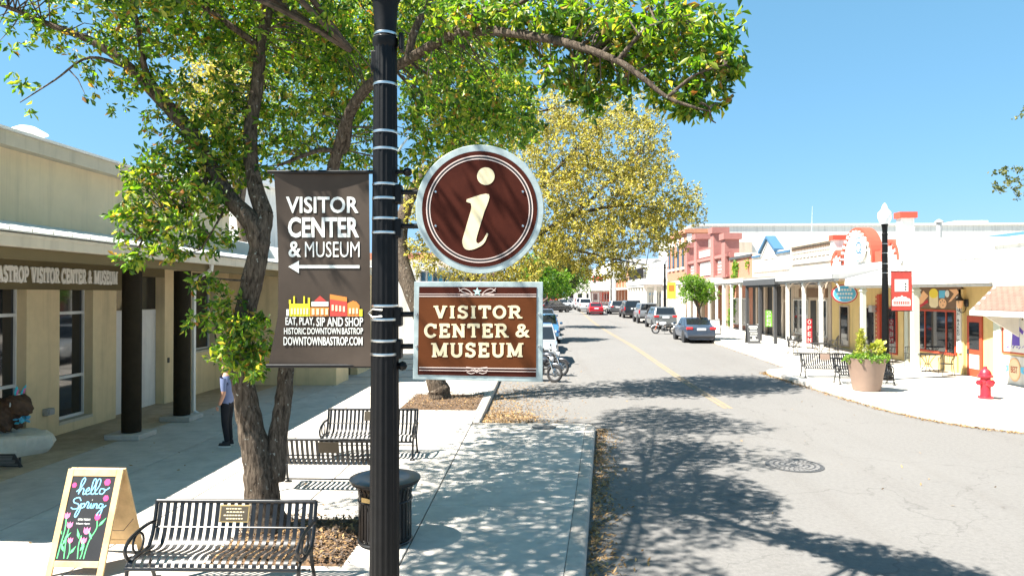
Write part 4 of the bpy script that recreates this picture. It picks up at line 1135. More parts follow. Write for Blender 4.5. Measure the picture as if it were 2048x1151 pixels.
def twigs(mb, skel, C, step, r=.008, maxd=1.6):          # thin twigs from the nearest limb point to some sprigs
    sk = np.array(skel)
    for p in C[::step]:
        d = np.linalg.norm(sk - p, axis=1); j = int(d.argmin())
        if d[j] < maxd and d[j] > .1:
            a = V(sk[j]); b = V(p)
            m = (a+b)/2 + V((rnd(-.1,.1), rnd(-.1,.1), rnd(.0,.14)))*d[j]
            mb.tube([a, m, b], [r*1.5, r, r*.4], 4, cap=False)
def pblob(px, py, Y, rx, ry, rdepth, n):
    c = at(px, py, Y); k = Y/F
    return (c.x, c.y, c.z, rx*k, rdepth, ry*k, n)

# ---- the big oak behind the front bench
T1 = thing('oak_tree', 'large green leafed oak with forked trunk beside the front bench', 'tree', (-3.72, 9.2, .15))
tp = lambda px, py, Y=9.2: at(px, py, Y)
mb = MB(); sk = []
base = V((-3.70, 9.2, .12))
sk += limb(mb, [(-3.70,9.22,.02),(-3.70,9.2,.3),tp(524,985),tp(518,925),tp(503,860),tp(490,790),tp(478,720,9.15),tp(487,640,9.1),tp(505,560,9.05),tp(520,490,9.1),tp(528,430,9.2)], [.33,.255,.225,.205,.175,.15,.14,.138,.138,.13,.12], 16, .05)
mb2 = MB()
limb(mb, [tp(548,960,9.25),tp(553,890,9.3),tp(566,810,9.4),tp(572,740,9.5),tp(578,660,9.6),tp(600,560,9.8),tp(640,430,10)], [.15,.135,.115,.105,.105,.10,.09], 14, .05)
sk += limb(mb, [tp(640,430,10),tp(668,330,10),tp(700,225,9.8),tp(745,165,9.6),tp(815,120,9.3),tp(900,72,8.5),tp(960,62,8.1),tp(1040,68,7.6),tp(1140,88,7.2),tp(1235,122,6.85),tp(1290,160,6.7),tp(1335,195,6.6),tp(1390,215,6.5),tp(1418,222,6.5)], [.085,.085,.08,.075,.068,.060,.058,.050,.042,.034,.027,.020,.012,.006], 12, .04)
sk += limb(mb, [tp(520,490,9.1),tp(500,440,9.1),tp(462,400,9.1),tp(425,340,9.2),tp(380,260,9.2),tp(325,205,9.2),tp(265,140,9.1),tp(190,85,9.0),tp(100,50,9),tp(30,20,9),tp(-30,0,9)], [.14,.13,.11,.10,.10,.085,.07,.055,.042,.03,.02], 12, .05)
sk += limb(mb, [tp(528,430,9.2),tp(505,350,9.3),tp(500,270,9.4),tp(512,190,9.5),tp(520,110,9.6),tp(535,20,9.7),tp(548,-60,9.8),tp(560,-180,9.9)], [.12,.10,.095,.09,.085,.08,.07,.05], 12, .05)
sk += limb(mb, [tp(515,90,9.6),tp(480,65,9.4),tp(430,30,9.3),tp(380,-10,9.2),tp(300,-80,9.2)], [.055,.05,.045,.04,.02], 8, .05)
sk += limb(mb, [tp(345,215,9.2),tp(295,150,9.0),tp(280,80,8.9),tp(270,20,8.9)], [.06,.045,.035,.02], 8)
sk += limb(mb, [tp(700,225,9.8),tp(690,300,10),tp(640,300,9.8),tp(560,330,9.6)], [.05,.045,.035,.02], 8)
sk += limb(mb, [tp(815,120,9.3),tp(830,60,9.2),tp(860,0,9.2),tp(900,-120,9.3)], [.06,.055,.05,.03], 8)
sk += limb(mb, [tp(900,72,8.5),tp(960,25,8.1),tp(1010,20,7.8),tp(1090,-20,7.4)], [.045,.04,.03,.015], 8)
sk += limb(mb, [tp(1235,122,6.85),tp(1290,60,6.7),tp(1340,40,6.6)], [.03,.02,.01], 6)
sk += limb(mb, [tp(1335,195,6.6),tp(1390,150,6.5),tp(1450,130,6.4)], [.02,.014,.006], 6)
sk += limb(mb, [tp(1400,205,6.5),tp(1418,215,6.5),tp(1422,238,6.5),tp(1432,246,6.5)], [.012,.010,.008,.005], 6)
sk += limb(mb, [tp(490,650,9.1),tp(460,640,8.9),tp(430,660,8.8),tp(440,700,8.7)], [.035,.022,.014,.008], 6)
sk += limb(mb, [tp(510,560,9.0),tp(470,560,8.9),tp(420,555,8.8)], [.02,.014,.008], 6)
sk += limb(mb, [tp(425,340,9.2),tp(380,400,8.9),tp(330,440,8.7),tp(285,480,8.6)], [.04,.028,.018,.008], 6)
sk += limb(mb, [tp(265,140,9.1),tp(180,115,9),tp(110,160,9),tp(40,205,9)], [.03,.018,.012,.006], 6)
sk += limb(mb, [tp(460,400,9.1),tp(420,470,8.8),tp(400,500,8.8)], [.02,.012,.006], 6)
mb.build('trunk', M['bark'], T1, smooth=True, sharp=80)
bl1 = [(60,60,9,75,55,.5,60),(150,55,9.3,85,55,.6,95),(40,165,9,45,28,.3,12),(25,215,9,25,18,.3,5),(225,120,9.1,80,60,.5,70),(310,50,9.4,90,60,.7,110),(400,40,9.5,90,50,.8,120),(235,215,9,28,22,.2,9),(300,120,9.0,70,70,.5,70),
 (350,200,9,70,60,.5,75),(290,265,9,24,36,.2,9),(205,175,9,50,35,.3,22),(430,230,9.5,95,80,.8,120),(400,310,9.4,100,60,.7,120),(470,320,9.5,80,75,.7,95),(550,60,9.6,90,70,.9,110),(620,140,9.3,110,90,.9,150),(690,60,9,90,65,.8,120),(700,170,9.4,70,90,.7,110),
 (640,270,9.6,110,65,.8,130),(590,315,9.5,80,40,.6,70),(700,290,9.8,60,50,.5,60),(330,350,9,70,50,.5,75),(300,405,8.7,50,50,.4,50),(270,450,8.6,36,40,.3,36),(350,460,8.6,55,45,.4,48),(262,515,8.5,22,26,.2,16),(330,500,8.6,45,30,.3,22),(415,390,9,70,45,.5,65),(430,480,8.9,40,36,.3,22),(480,150,9.8,50,80,.8,60),(490,240,9.7,70,60,.6,60),
 (415,560,8.8,32,18,.2,12),(450,610,8.8,45,30,.25,24),(490,655,8.75,60,32,.3,44),(470,705,8.7,50,32,.3,38),(500,735,8.7,52,22,.3,26),(395,640,8.8,30,18,.2,10),(520,690,8.8,26,30,.2,14),(390,565,8.8,15,12,.1,4),
 (850,40,9.2,60,50,.7,60),(860,140,9.3,70,70,.7,90),(900,210,9.3,80,70,.7,110),(970,160,9.3,80,75,.7,110),(1020,200,9.2,70,70,.6,95),(960,260,9.5,100,55,.7,110),(870,270,9.5,70,55,.7,80),(1045,250,9.3,40,40,.4,30),(830,330,9.6,40,45,.5,30),
 (930,40,8.7,80,45,.6,70),(1010,40,8.6,80,50,.6,80),(1100,45,8.4,90,55,.6,95),(1190,45,8.3,100,55,.6,110),(1285,55,8.1,100,62,.6,115),(1365,70,8,80,60,.5,95),(1430,125,7.95,60,38,.3,46),(1472,130,7.9,20,26,.15,10),(1395,190,8,62,34,.3,48),(1300,165,8.1,70,50,.4,62),(1205,140,8.2,70,60,.4,66),(1120,135,8.4,50,50,.4,40),(1188,205,8.2,24,42,.15,20),(1150,175,8.3,30,30,.2,16),(1245,110,8.2,60,60,.4,40),(1370,225,8,34,16,.2,12),(1045,110,8.6,40,35,.3,24),(1440,60,8,40,35,.3,22),(800,60,9.3,40,60,.6,36)]
blw = []
for b in bl1:
    dy, rd, kn = 0, b[5], 1.15
    if b[0] > 925 and b[2] < 8.9:                      # the limb that reaches out over the street towards us
        dy = 8.3 - (b[0]-930)/550*1.85 - b[2]; rd *= .8; kn = 1.0
    elif 480 < b[0] < 1060 and 0 < b[1] < 345: dy, rd = rnd(.3, 2.4), b[5]*1.9
    elif b[0] < 300 and b[1] < 300: kn = .46
    elif b[0] < 480 and b[1] < 300: kn = .66
    blw.append(pblob(b[0], b[1], b[2]+dy, b[3], b[4], rd, b[6]*kn))
blw += [pblob(*b) for b in ((610,60,12.5,110,70,1.3,130),(690,150,13,80,110,1.3,140),(620,230,13.5,100,80,1.3,130),(900,150,13,90,90,1.4,170),(980,220,13.5,90,70,1.3,140),(880,250,12.5,70,70,1.2,90),(1000,60,12.5,130,60,1.4,150),(430,60,11.5,110,60,1.2,110),(900,40,13,100,50,1.3,120),(420,260,11.5,70,60,.9,60),(600,120,15,110,90,1.5,150),(700,220,15.5,70,80,1.4,110),(870,190,15.5,80,80,1.5,130),(960,150,16,90,80,1.5,130),(330,60,10.8,90,50,1.0,80),(560,240,14.5,60,70,1.2,80),(1010,260,15.5,50,40,1,50),(880,150,16.5,80,80,1.4,150),(960,200,17,80,70,1.4,150),(1020,170,16.5,50,60,1.2,90),(930,90,17,100,60,1.4,150),(850,90,17.5,60,60,1.3,90))]
# unseen crown blobs overhead, added and thickened to shade pavement, street and signs
up1 = [(-5.8,6.0,7.6,1.2,.8,.6,110),(-4.9,7.4,8.6,1.3,1.0,.6,120),(-5.3,6.6,8.0,1.3,1.0,.6,130),(-4.2,5.7,7.6,1.2,.8,.6,100),(-6.1,7.6,8.2,1.2,1.0,.6,120),(-7.0,9.4,8.5,1.2,1.6,.7,130),(-6.7,11.6,8.9,1.3,1.5,.8,140),(-5.6,9.6,8.5,1.4,1.8,.8,190),(-5.4,12.6,8.9,1.5,1.6,.8,190),(-4.2,9.8,8.7,1.7,2.0,.9,260),(-2.7,10.0,8.9,1.6,1.8,.9,260),(-1.5,9.8,8.6,1.1,1.5,.8,130),(-2.9,8.2,8.4,1.7,1.2,.8,190),(-5.0,8.0,7.9,1.2,.9,.6,90),(-2.4,12.8,8.8,1.7,1.5,1.0,240),(-4.2,12.8,8.6,1.6,1.5,1.0,220),(-1.2,12.6,8.5,1.1,1.3,.8,110),(-4.4,15,8.9,1.8,1.5,.9,210),(-2.4,15.3,9.3,1.7,1.5,.9,190),(-2.9,6.6,7.9,1.3,.8,.6,110),(-4.6,7.0,7.2,1.0,.7,.5,70),(-3.4,7.2,6.9,1.2,.6,.5,80),(-2.7,16.6,10.9,1.6,1.3,.7,190),(-.9,15.4,10.5,1.3,1.2,.7,130),(-3.3,4.7,6.9,.9,.6,.5,42),(-2.4,4.9,7.4,.9,.6,.4,36)]
up1 = [(b[0] - (.9 if b[0] > -4.5 and b[1] > 6 else 0), *b[1:6], b[6]*((2.3 if b[0] < -4.5 else 2.2) if b[1] > 5.5 else .6)) for b in up1]
L1 = leaf_mesh(blw + up1, 9, .108)
foliage('crown', L1, M['leaf'], T1)
mt = MB(); twigs(mt, sk, L1[2], 6, .007, 1.3)
skt = [at(560,-180,9.9), at(900,-120,9.3), at(700,100,9.6), at(1090,-20,7.4)]
for b in up1:
    j = min(skt, key=lambda p: (p - V(b[:3])).length)
    limb(mt, [j, (j+V(b[:3]))/2 + V((0,0,.2)), V(b[:3])], [.045,.035,.015], 6)
mt.build('twigs', M['twig'], T1)['kind'] = 'stuff'

# ---- the yellow oak by the curb
T2 = thing('oak_tree', 'yellow gold leafed oak by the curb behind the signs', 'tree', (-3.1, 21, .2))
mb = MB(); sk = []
y2 = 21.0
sk += limb(mb, [(-3.05,21,.05),(-3.05,21,.4),tp(871,760,21),tp(862,700,21),tp(846,640,21),tp(818,570,21.2),tp(800,500,21.6),tp(810,420,22),tp(850,340,22.5)], [.42,.34,.30,.29,.28,.26,.24,.21,.17], 14, .05)
sk += limb(mb, [tp(850,640,21),tp(905,590,21.8),tp(980,530,22.5),tp(1060,480,23),tp(1150,430,23.5),tp(1260,410,24),tp(1350,430,24)], [.18,.15,.12,.09,.07,.045,.02], 10, .05)
sk += limb(mb, [tp(980,530,22.5),tp(1060,400,23.5),tp(1140,310,24),tp(1210,240,24.5),tp(1270,200,25)], [.09,.07,.05,.035,.015], 8, .05)
sk += limb(mb, [tp(850,340,22.5),tp(950,270,23),tp(1050,230,23.5),tp(1150,210,24)], [.12,.08,.05,.02], 8, .05)
sk += limb(mb, [tp(1150,430,23.5),tp(1230,350,24),tp(1290,290,24.4),tp(1310,250,24.6)], [.05,.04,.03,.012], 8, .05)
sk += limb(mb, [tp(1060,480,23),tp(1150,500,22.8),tp(1240,520,22.8),tp(1300,530,23)], [.05,.04,.025,.01], 8, .05)
mb.build('trunk', M['bark'], T2, smooth=True, sharp=80)
bl2 = [(1130,300,24,85,75,1.4,150),(1225,290,24.3,90,75,1.5,150),(1200,390,24,110,80,1.7,210),(1290,390,24,80,70,1.4,130),(1105,410,23.4,75,75,1.4,130),(1330,440,24,52,42,1.0,60),(1375,405,24,32,36,.6,26),(1245,470,23.6,100,45,1.4,120),(1165,485,23.2,90,45,1.3,110),(1095,500,23,60,45,1.2,70),(1275,235,24.6,50,45,.8,30),(1180,225,24.4,90,45,1.1,70),(1100,225,24,55,45,1,50),
 (1040,330,23.6,60,80,1.2,90),(950,330,23,70,70,1.2,80),(870,400,22.5,60,80,1.2,70),(850,510,22,45,45,.8,40),(960,540,22.6,80,40,1,70),(1040,545,22.8,50,36,.8,45),(1300,330,24.5,50,50,.9,45),(1200,535,23,60,26,.8,34),(1250,535,23,40,30,.6,18),(1340,490,24,45,26,.7,16),(1160,180,24.6,60,30,.7,16),(1310,260,24.7,30,50,.5,12),(1390,430,24,24,26,.4,8)]
b2w = [pblob(*b[:5], b[5]*1.6, b[6]*4.6) for b in bl2]
L2 = leaf_mesh(b2w, 9, .11, .1, .45)
foliage('crown', L2, M['leaf_y'], T2)
mt = MB(); twigs(mt, sk, L2[2], 45, .010, 2.6); mt.build('twigs', M['twig'], T2)['kind'] = 'stuff'

# ---- simpler trees farther off
def far_tree(name, label, foot, top_, rad, mtl, n, leaf, blobs=None, tr=.25, droop=.1, group=None):
    t = thing(name, label, 'tree', foot, group)
    f = V(foot); tp_ = V(top_)
    mb = MB(); sk = limb(mb, [f + V((0,0,-.1)), f*.6+tp_*.4+V((rnd(-.1,.1),0,0)), f*.25+tp_*.75, tp_], [tr, tr*.75, tr*.5, tr*.25], 10, .05)
    for k in range(6):
        a = k*1.05+rnd(0,.5); e = tp_ + V((math.cos(a)*rad[0]*.7, math.sin(a)*rad[1]*.7, rnd(-.2,.6)*rad[2]))
        s0 = f*(.45-.05*k)+tp_*(.55+.05*k) if k < 5 else tp_
        sk += limb(mb, [s0, (s0+e)/2+V((0,0,.15*rad[2])), e], [tr*.45, tr*.3, tr*.08], 6, .05)
    mb.build('trunk', M['bark'], t, smooth=True, sharp=80)
    if blobs is None:
        blobs = []
        for k in range(12):
            a = rnd(0, 6.28); q = rnd(.2,.75); z = rnd(-.6,.75)
            s = rnd(.38,.62)
            blobs.append((tp_.x+math.cos(a)*q*rad[0]*(1-.3*abs(z)), tp_.y+math.sin(a)*q*rad[1], tp_.z+z*rad[2], rad[0]*s, rad[1]*s, rad[2]*s*.8, n/12))
    Lx = leaf_mesh(blobs, 8, leaf, droop, .5)
    foliage('crown', Lx, mtl, t)
    mt = MB(); twigs(mt, sk, Lx[2], 25, .012, 2.5); mt.build('twigs', M['twig'], t)['kind'] = 'stuff'
    return t
far_tree('street_tree', 'bright green tree above the parked cars at the left curb', (-2.4, 46, gz(46)+.15), tuple(at(1080, 560, 46)), (2.3,2.3,1.5), M['leaf_g'], 1300, .17)
far_tree('street_tree', 'darker green tree behind the bright green one on the left', (-2.6, 62, gz(62)+.15), tuple(at(1105, 545, 62)), (3.0,3,2.2), M['leaf_d'], 1300, .22)
far_tree('street_tree', 'far pale green tree closing the left side of the street', (-1.5, 95, gz(95)+.15), tuple(at(1148, 560, 95)), (2.6,3,2.2), M['leaf_g'], 700, .28)
c = at(1392, 580, 45)
far_tree('street_tree', 'small round green street tree behind the blue sedan', (c.x+.3, 45, gz(45)+.15), tuple(c), (1.35,1.3,.95), M['leaf_g'], 900, .13, tr=.11)
far_tree('back_tree', 'pale yellow tree crown rising behind the visitor center roof', (-12.5, 30, .2), tuple(at(450, 190, 30)), (2.6,2.4,2.6), M['leaf_y'], 900, .17)
# a tree past the right edge: only its branch tips reach into view
bt = [pblob(2025,345,19,30,20,.4,26), pblob(2005,372,19,22,12,.3,14), pblob(2040,380,19,22,18,.3,14), pblob(2046,232,19,12,20,.3,5), (15.0,19,7.6,1.3,1.4,1.0,150), (16.2,19,8.2,1.6,1.6,1.4,220), (15.2,19.2,6.4,.9,1,.7,50)]
far_tree('corner_tree', 'olive leaved tree whose branch tips enter at the right edge', (16.6, 18.0, .15), (16.2, 18.6, 7.4), (1.6,1.5,1.3), M['leaf_d'], 0, .10, blobs=bt, tr=.2)

# ================================================================ vehicles (local: +y is the nose, z up)
_pm = {}
def paint(c, metal=.25):
    k = tuple(c)
    if k not in _pm: _pm[k] = mat('car_paint_%d' % len(_pm), c, .28, metal=metal, var=.04, scale=3, coat=.7)
    return _pm[k]
CARS = {  # length, width, belt z, roof z, ground clearance, lower body (y fraction, top z), cabin y fractions: rear base, rear roof, front roof, front base
 'sedan': (4.65,1.80, .95,1.46,.20, [(-.5,.62),(-.495,.90),(-.46,1.02),(-.30,1.06),(.18,.98),(.36,.90),(.46,.80),(.5,.60)], (-.38,-.17,.08,.24)),
 'suv':   (4.75,1.88,1.08,1.70,.24, [(-.5,.66),(-.498,.98),(-.48,1.10),(-.3,1.12),(.22,1.10),(.40,1.02),(.47,.90),(.5,.66)], (-.485,-.40,.08,.25)),
 'large': (5.4,2.03,1.20,1.92,.28, [(-.5,.7),(-.498,1.1),(-.49,1.22),(-.3,1.22),(.24,1.20),(.42,1.14),(.48,1.0),(.5,.7)], (-.495,-.46,.10,.25)),
 'jeep':  (4.2,1.87,1.18,1.84,.38, [(-.5,.72),(-.5,1.1),(-.49,1.2),(-.2,1.2),(.2,1.2),(.42,1.12),(.46,1.02),(.47,.74)], (-.495,-.485,.10,.19)),
 'pickup':(5.8,2.0,1.20,1.92,.32, [(-.5,.75),(-.5,1.1),(-.495,1.2),(-.14,1.2),(.22,1.18),(.42,1.12),(.48,1.0),(.5,.72)], (-.12,-.09,.12,.23)),
}
def make_car(name, kind, col, label, loc, rz, cat='car', group='vehicles on the street', spare=False, dark=False, scale=1.0, rearglass=None):
    L, Wd, ZB_, ZR, GC, low, gh = CARS[kind]
    pm = paint(col)
    root = thing(name, label, cat, (0,0,0), group)
    # lower body: rings of ten points along the length
    mb = MB(); vs = []
    for k, (f, zt) in enumerate(low):
        y = f*L
        e = abs(f)/.5
        w = Wd/2*(1 - .10*max(0, e-.72)/.28*1.0)
        zb = GC + (.12 if k in (0, len(low)-1) else 0)
        prof = [(-.80,zb),(-.97,zb+.12),(-1.0,zb+.38*(zt-zb)),(-.985,zb+.72*(zt-zb)),(-.93,zt-.05*(zt-zb)-.02),(-.80,zt),(.80,zt),(.93,zt-.05*(zt-zb)-.02),(.985,zb+.72*(zt-zb)),(1.0,zb+.38*(zt-zb)),(.97,zb+.12),(.80,zb)]
        vs += [(w*a, y, z) for a, z in prof]
    n = 12; m = len(low); fs = []
    for i in range(m-1):
        for j in range(n): fs.append((i*n+j, i*n+(j+1) % n, (i+1)*n+(j+1) % n, (i+1)*n+j))
    fs += [tuple(range(n)), tuple((m-1)*n+j for j in range(n))[::-1]]
    mb.add(vs, fs)
    body = mb.build('body', pm, root, smooth=True, sharp=32)
    yb, yr, yf, yfb = [f*L for f in gh]
    wb, wr = Wd/2*.93, Wd/2*.76
    zb = ZB_ - .04
    c8 = [V((-wb,yb,zb)),V((wb,yb,zb)),V((wb,yfb,zb)),V((-wb,yfb,zb)),V((-wr,yr,ZR)),V((wr,yr,ZR)),V((wr,yf,ZR)),V((-wr,yf,ZR))]
    cab = MB().hexa(c8).build('cabin', pm, root, bevel=.07)
    def win(name_, a, b, c_, d, u0, u1, v0, v1):
        q = lambda u, v: (a*(1-u)+b*u)*(1-v) + (d*(1-u)+c_*u)*v
        nrm = (b-a).cross(d-a).normalized()
        mid = (a+b+c_+d)/4
        if nrm.dot(mid - V((0,(yb+yfb)/2,(zb+ZR)/2))) < 0: nrm = -nrm
        w = MB(); w.ext([q(u0,v0)+nrm*.006, q(u1,v0)+nrm*.006, q(u1,v1)+nrm*.006, q(u0,v1)+nrm*.006], nrm*.008)
        return w.build(name_, M['glass'], root)
    win('rear_window', c8[0], c8[1], c8[5], c8[4], .07, .93, .16, .88)
    win('windshield', c8[3], c8[2], c8[6], c8[7], .05, .95, .12, .92)
    for s, (a, b, cc, d) in ((1,(c8[1],c8[2],c8[6],c8[5])), (-1,(c8[0],c8[3],c8[7],c8[4]))):
        win('side_window', a, b, cc, d, .08, .46, .16, .84); win('side_window', a, b, cc, d, .50, .90, .16, .84)
    rw = .33 if kind in ('sedan','suv') else .38
    for y in (-.30*L, .31*L):
        for s in (-1, 1):
            x = s*(Wd/2 - .11)
            Mx = Matrix.Rotation(R(90), 3, 'Y')
            MB().lathe([(rw+.07,-.09),(rw+.07,.0)], (s*(Wd/2-.075), y, rw), 24, M=Mx).build('wheel_arch', M['trimblk'], root)
            t = MB().lathe([(rw*.5,-.11),(rw*.93,-.115),(rw,-.08),(rw,.08),(rw*.93,.115),(rw*.5,.11)], (x, y, rw), 24, M=Mx).build('tyre', M['rubber'], root, smooth=True)
            MB().lathe([(rw*.64,-.117),(rw*.64,.117)], (x, y, rw), 20, M=Mx).build('rim', M['rim'], t)
            hub = MB()
            for q in range(5):
                a = q*2*math.pi/5
                hub.ob((x + s*.119, y+rw*.36*math.cos(a), rw+rw*.36*math.sin(a)), (.006, .07, .2), Matrix.Rotation(a+math.pi/2, 3, 'X'))
            hub.build('spoke', M['trimblk'], t)
    yt = -L/2
    zt = .88 if kind == 'sedan' else (1.0 if kind == 'suv' else 1.12)
    for s in (-1, 1):
        if kind in ('large','jeep','pickup'):
            MB().bx(*sorted((s*Wd*.43, s*Wd*.485)), yt-.012, yt+.14, zt-.24, zt+.10).build('tail_light', M['lamp_red'], root, bevel=.02)
        else:
            MB().bx(*sorted((s*Wd*.27, s*Wd*.475)), yt-.008, yt+.20, zt-.09, zt+.06).build('tail_light', M['lamp_red'], root, bevel=.03)
        MB().bx(*sorted((s*Wd*.28, s*Wd*.455)), L/2*.94-.12, L/2+.005, .66, .80).build('headlight', M['lamp_clear'], root, bevel=.03)
        mr = MB().ob((s*(Wd/2+.09), yfb-.25, zb+.14), (.17,.09,.14)).build('mirror', pm if not dark else M['trimblk'], root, bevel=.03)
    MB().bx(-.26,.26, yt-.014, yt+.05, zt-.13 if kind == 'sedan' else zt-.16, zt+.0).build('number_plate', M['plate'], root, bevel=.006)
    MB().bx(-Wd*.44,Wd*.44, yt-.02, yt+.12, GC+.08, GC+.26).build('rear_bumper', M['trimblk'] if kind != 'pickup' else M['chrome'], root, bevel=.04)
    MB().bx(-Wd*.44,Wd*.44, L/2-.12, L/2+.02, GC+.06, GC+.22).build('front_bumper', M['trimblk'], root, bevel=.04)
    MB().bx(-Wd*.25,Wd*.25, L/2-.1, L/2+.012, .58, .76).build('grille', M['trimblk'], root, bevel=.02)
    if spare:
        t = MB().lathe([(.16,-.11),(.36,-.11),(.40,-.06),(.40,.06),(.36,.11),(.16,.11)], (.15, yt-.16, 1.05), 22, M=Matrix.Rotation(R(90),3,'X')).build('spare_tyre', M['rubber'], root, smooth=True)
    root.scale = (scale,)*3
    place(root, loc, rz)
    return root
def cxy(px, Y): return at(px, 588, Y).x
g = lambda y: gz(y) + .004
make_car('parked_sedan','sedan',(.045,.065,.10),'dark slate blue sedan parked nearest on the right, seen from behind',(10.3,45.9,g(45.9)),R(-1),scale=1.08)
make_car('parked_suv','suv',(.13,.14,.145),'grey crossover parked ahead of the blue sedan',(10.95,61.8,g(62)),R(0),scale=1.12)
make_car('parked_jeep','jeep',(.20,.205,.21),'silver grey off-roader with a spare wheel on its back',(11.1,71.5,g(72)),R(0),spare=True,scale=1.1)
make_car('parked_suv','large',(.018,.02,.024),'large black SUV parked beyond the grey off-roader',(11.2,84,g(84)),R(0),scale=1.08)
make_car('parked_suv','suv',(.09,.095,.10),'dark grey SUV farthest of the right hand parked row',(10.9,97,g(97)),R(0),scale=1.1)
make_car('red_sedan','sedan',(.42,.012,.02),'bright red sedan driving away up the street',(7.75,94,g(94)),R(0),scale=1.1)
make_car('white_pickup','pickup',(.66,.66,.64),'white pickup truck ahead of the red sedan',(7.55,111,g(111)),R(0),'pickup',scale=1.1)
make_car('crossing_suv','suv',(.07,.07,.075),'dark grey SUV turning across the street in the distance',(2.55,106,g(106)),R(-62),scale=1.1)
# left curb, noses towards the camera
for k, (kind, col, x, y, lab) in enumerate((('suv',(.38,.40,.41),-.05,32.8,'silver SUV parked right behind the motorcycles'),('sedan',(.03,.11,.30),.05,38.8,'deep blue sedan second in the left hand parked row'),
      ('suv',(.07,.22,.40),.40,45.2,'mid blue SUV third in the left hand parked row'),('sedan',(.11,.22,.33),.3,51.8,'dull blue sedan fourth in the left hand parked row'),('suv',(.10,.14,.20),.5,59,'slate SUV fifth in the left hand parked row'))):
    make_car('parked_car', kind, col, lab, (x, y, g(y)), R(180), scale=1.04)
for k, (kind, col, x, y, rz, lab) in enumerate((('suv',(.62,.62,.61),4.6,128,180,'white SUV coming down the far street'),('sedan',(.60,.60,.58),5.9,138,180,'white sedan behind the far white SUV'),('suv',(.5,.5,.5),6.7,150,180,'pale silver SUV last of the oncoming queue'),('large',(.55,.54,.53),7.6,124,0,'pale van just ahead of the white pickup'),('sedan',(.25,.3,.36),1.6,118,180,'small blue grey car at the far left curb'))):
    make_car('distant_car', kind, col, lab, (x, y, g(y)), R(rz), scale=1.1)

# ================================================================ motorcycles (local: +y front)
def make_moto(label, col, accent, loc, rz, lean=7):
    root = thing('motorcycle', label, 'motorcycle', (0,0,0), 'motorcycles parked at the curb')
    pm = paint(col); Mx = Matrix.Rotation(R(90), 3, 'Y')
    for y, w in ((.72,.055),(-.70,.075)):
        t = MB().tube([(0, y+.28*math.cos(q*math.pi/14), .33+.28*math.sin(q*math.pi/14)) for q in range(28)], w, 8, closed=True).build('tyre', M['rubber'], root, smooth=True)
        wheel = MB()
        wheel.tube([(0, y+.235*math.cos(q*math.pi/12), .33+.235*math.sin(q*math.pi/12)) for q in range(24)], .018, 6, closed=True)
        for q in range(9):
            a = q*2*math.pi/9; wheel.tube([(0,y,.33),(0,y+.23*math.cos(a),.33+.23*math.sin(a))], .009, 5)
        wheel.build('wheel', M['rim'], t)
        MB().lathe([(.05,-.05),(.13,-.05),(.13,-.04),(.05,-.04)], (0,y,.33), 18, M=Mx).build('brake_disc', M['chrome'], t)
    for s in (-1, 1):
        MB().tube([(s*.085,.72,.33),(s*.085,.50,.86)], [.026,.022], 8).build('fork', M[accent], root, smooth=True)
        MB().tube([(s*.10,-.70,.33),(s*.12,-.15,.42)], .022, 6).build('swing_arm', M['trimblk'], root)
    MB().tube([(0,.5,.88),(0,.25,.62),(0,.2,.25),(0,-.25,.25),(0,-.38,.7),(0,.35,.78)], .026, 8).build('frame', M['trimblk'], root)
    e = MB().bx(-.16,.16,-.22,.22,.24,.52).build('engine', M['iron_dark'], root, bevel=.04)
    MB().lathe([(.085,-.24),(.09,-.1),(.09,.1),(.085,.24)], (0,.05,.56), 14, M=Mx).build('cylinder_head', M['rim'], e)
    tk = MB().lathe([(.001,-.32),(.11,-.28),(.155,-.1),(.16,.08),(.12,.24),(.001,.30)], (0,.12,.80), 16, M=Matrix.Rotation(R(-90),3,'X')).build('fuel_tank', pm, root, smooth=True)
    MB().ob((0,-.32,.77),(.28,.62,.10), Matrix.Rotation(R(-4),3,'X')).build('seat', M['rubber'], root, bevel=.04)
    MB().tube([(0,-.55,.78),(0,-.85,.80),(0,-1.0,.66)], [.07,.09,.05], 8).build('rear_fender', pm, root, smooth=True)
    MB().tube([(0,.72+.35*math.cos(R(a)),.33+.35*math.sin(R(a))) for a in range(30,150,15)], .06, 8).build('front_fender', pm, root, smooth=True)
    MB().tube([(-.40,.30,1.06),(-.28,.40,1.04),(0,.48,.96),(.28,.40,1.04),(.40,.30,1.06)], .015, 8).build('handlebar', M['chrome'], root, smooth=True)
    MB().lathe([(.001,-.10),(.07,-.06),(.095,.02),(.09,.06),(.001,.07)], (0,.56,.88), 16, M=Matrix.Rotation(R(-90),3,'X')).build('headlamp', M['lamp_clear'], root, smooth=True)
    MB().tube([(.14,.15,.30),(.19,-.3,.28),(.21,-.85,.36)], [.03,.04,.055], 10).build('exhaust', M['chrome'], root, smooth=True)
    for s in (-1,1):
        m_ = MB().tube([(s*.3,.38,1.05),(s*.34,.36,1.2)], .008, 5); m_.ob((s*.36,.35,1.23),(.13,.02,.08)); m_.build('mirror', M['trimblk'], root)
    MB().tube([(-.12,-.05,.28),(-.3,-.1,.02)], .014, 6).build('kickstand', M['trimblk'], root)
    root.location = loc; root.rotation_euler = (0, R(-lean), rz)
    return root
make_moto('dark motorcycle with silver forks nearest at the left curb', (.03,.035,.045), 'chrome', (-.05, 26.5, g(26.5)), R(-115))
make_moto('black and red motorcycle parked behind the nearest one', (.03,.03,.035), 'chrome', (.25, 28.3, g(28.3)), R(-112))
make_moto('white motorcycle with orange fork parked past the blue sedan', (.65,.66,.66), 'orange', (9.75, 53.2, g(53.2)), R(62))
make_moto('pale motorcycle beside the red sedan in the distance', (.55,.55,.55), 'chrome', (9.6, 103, g(103)), R(70))

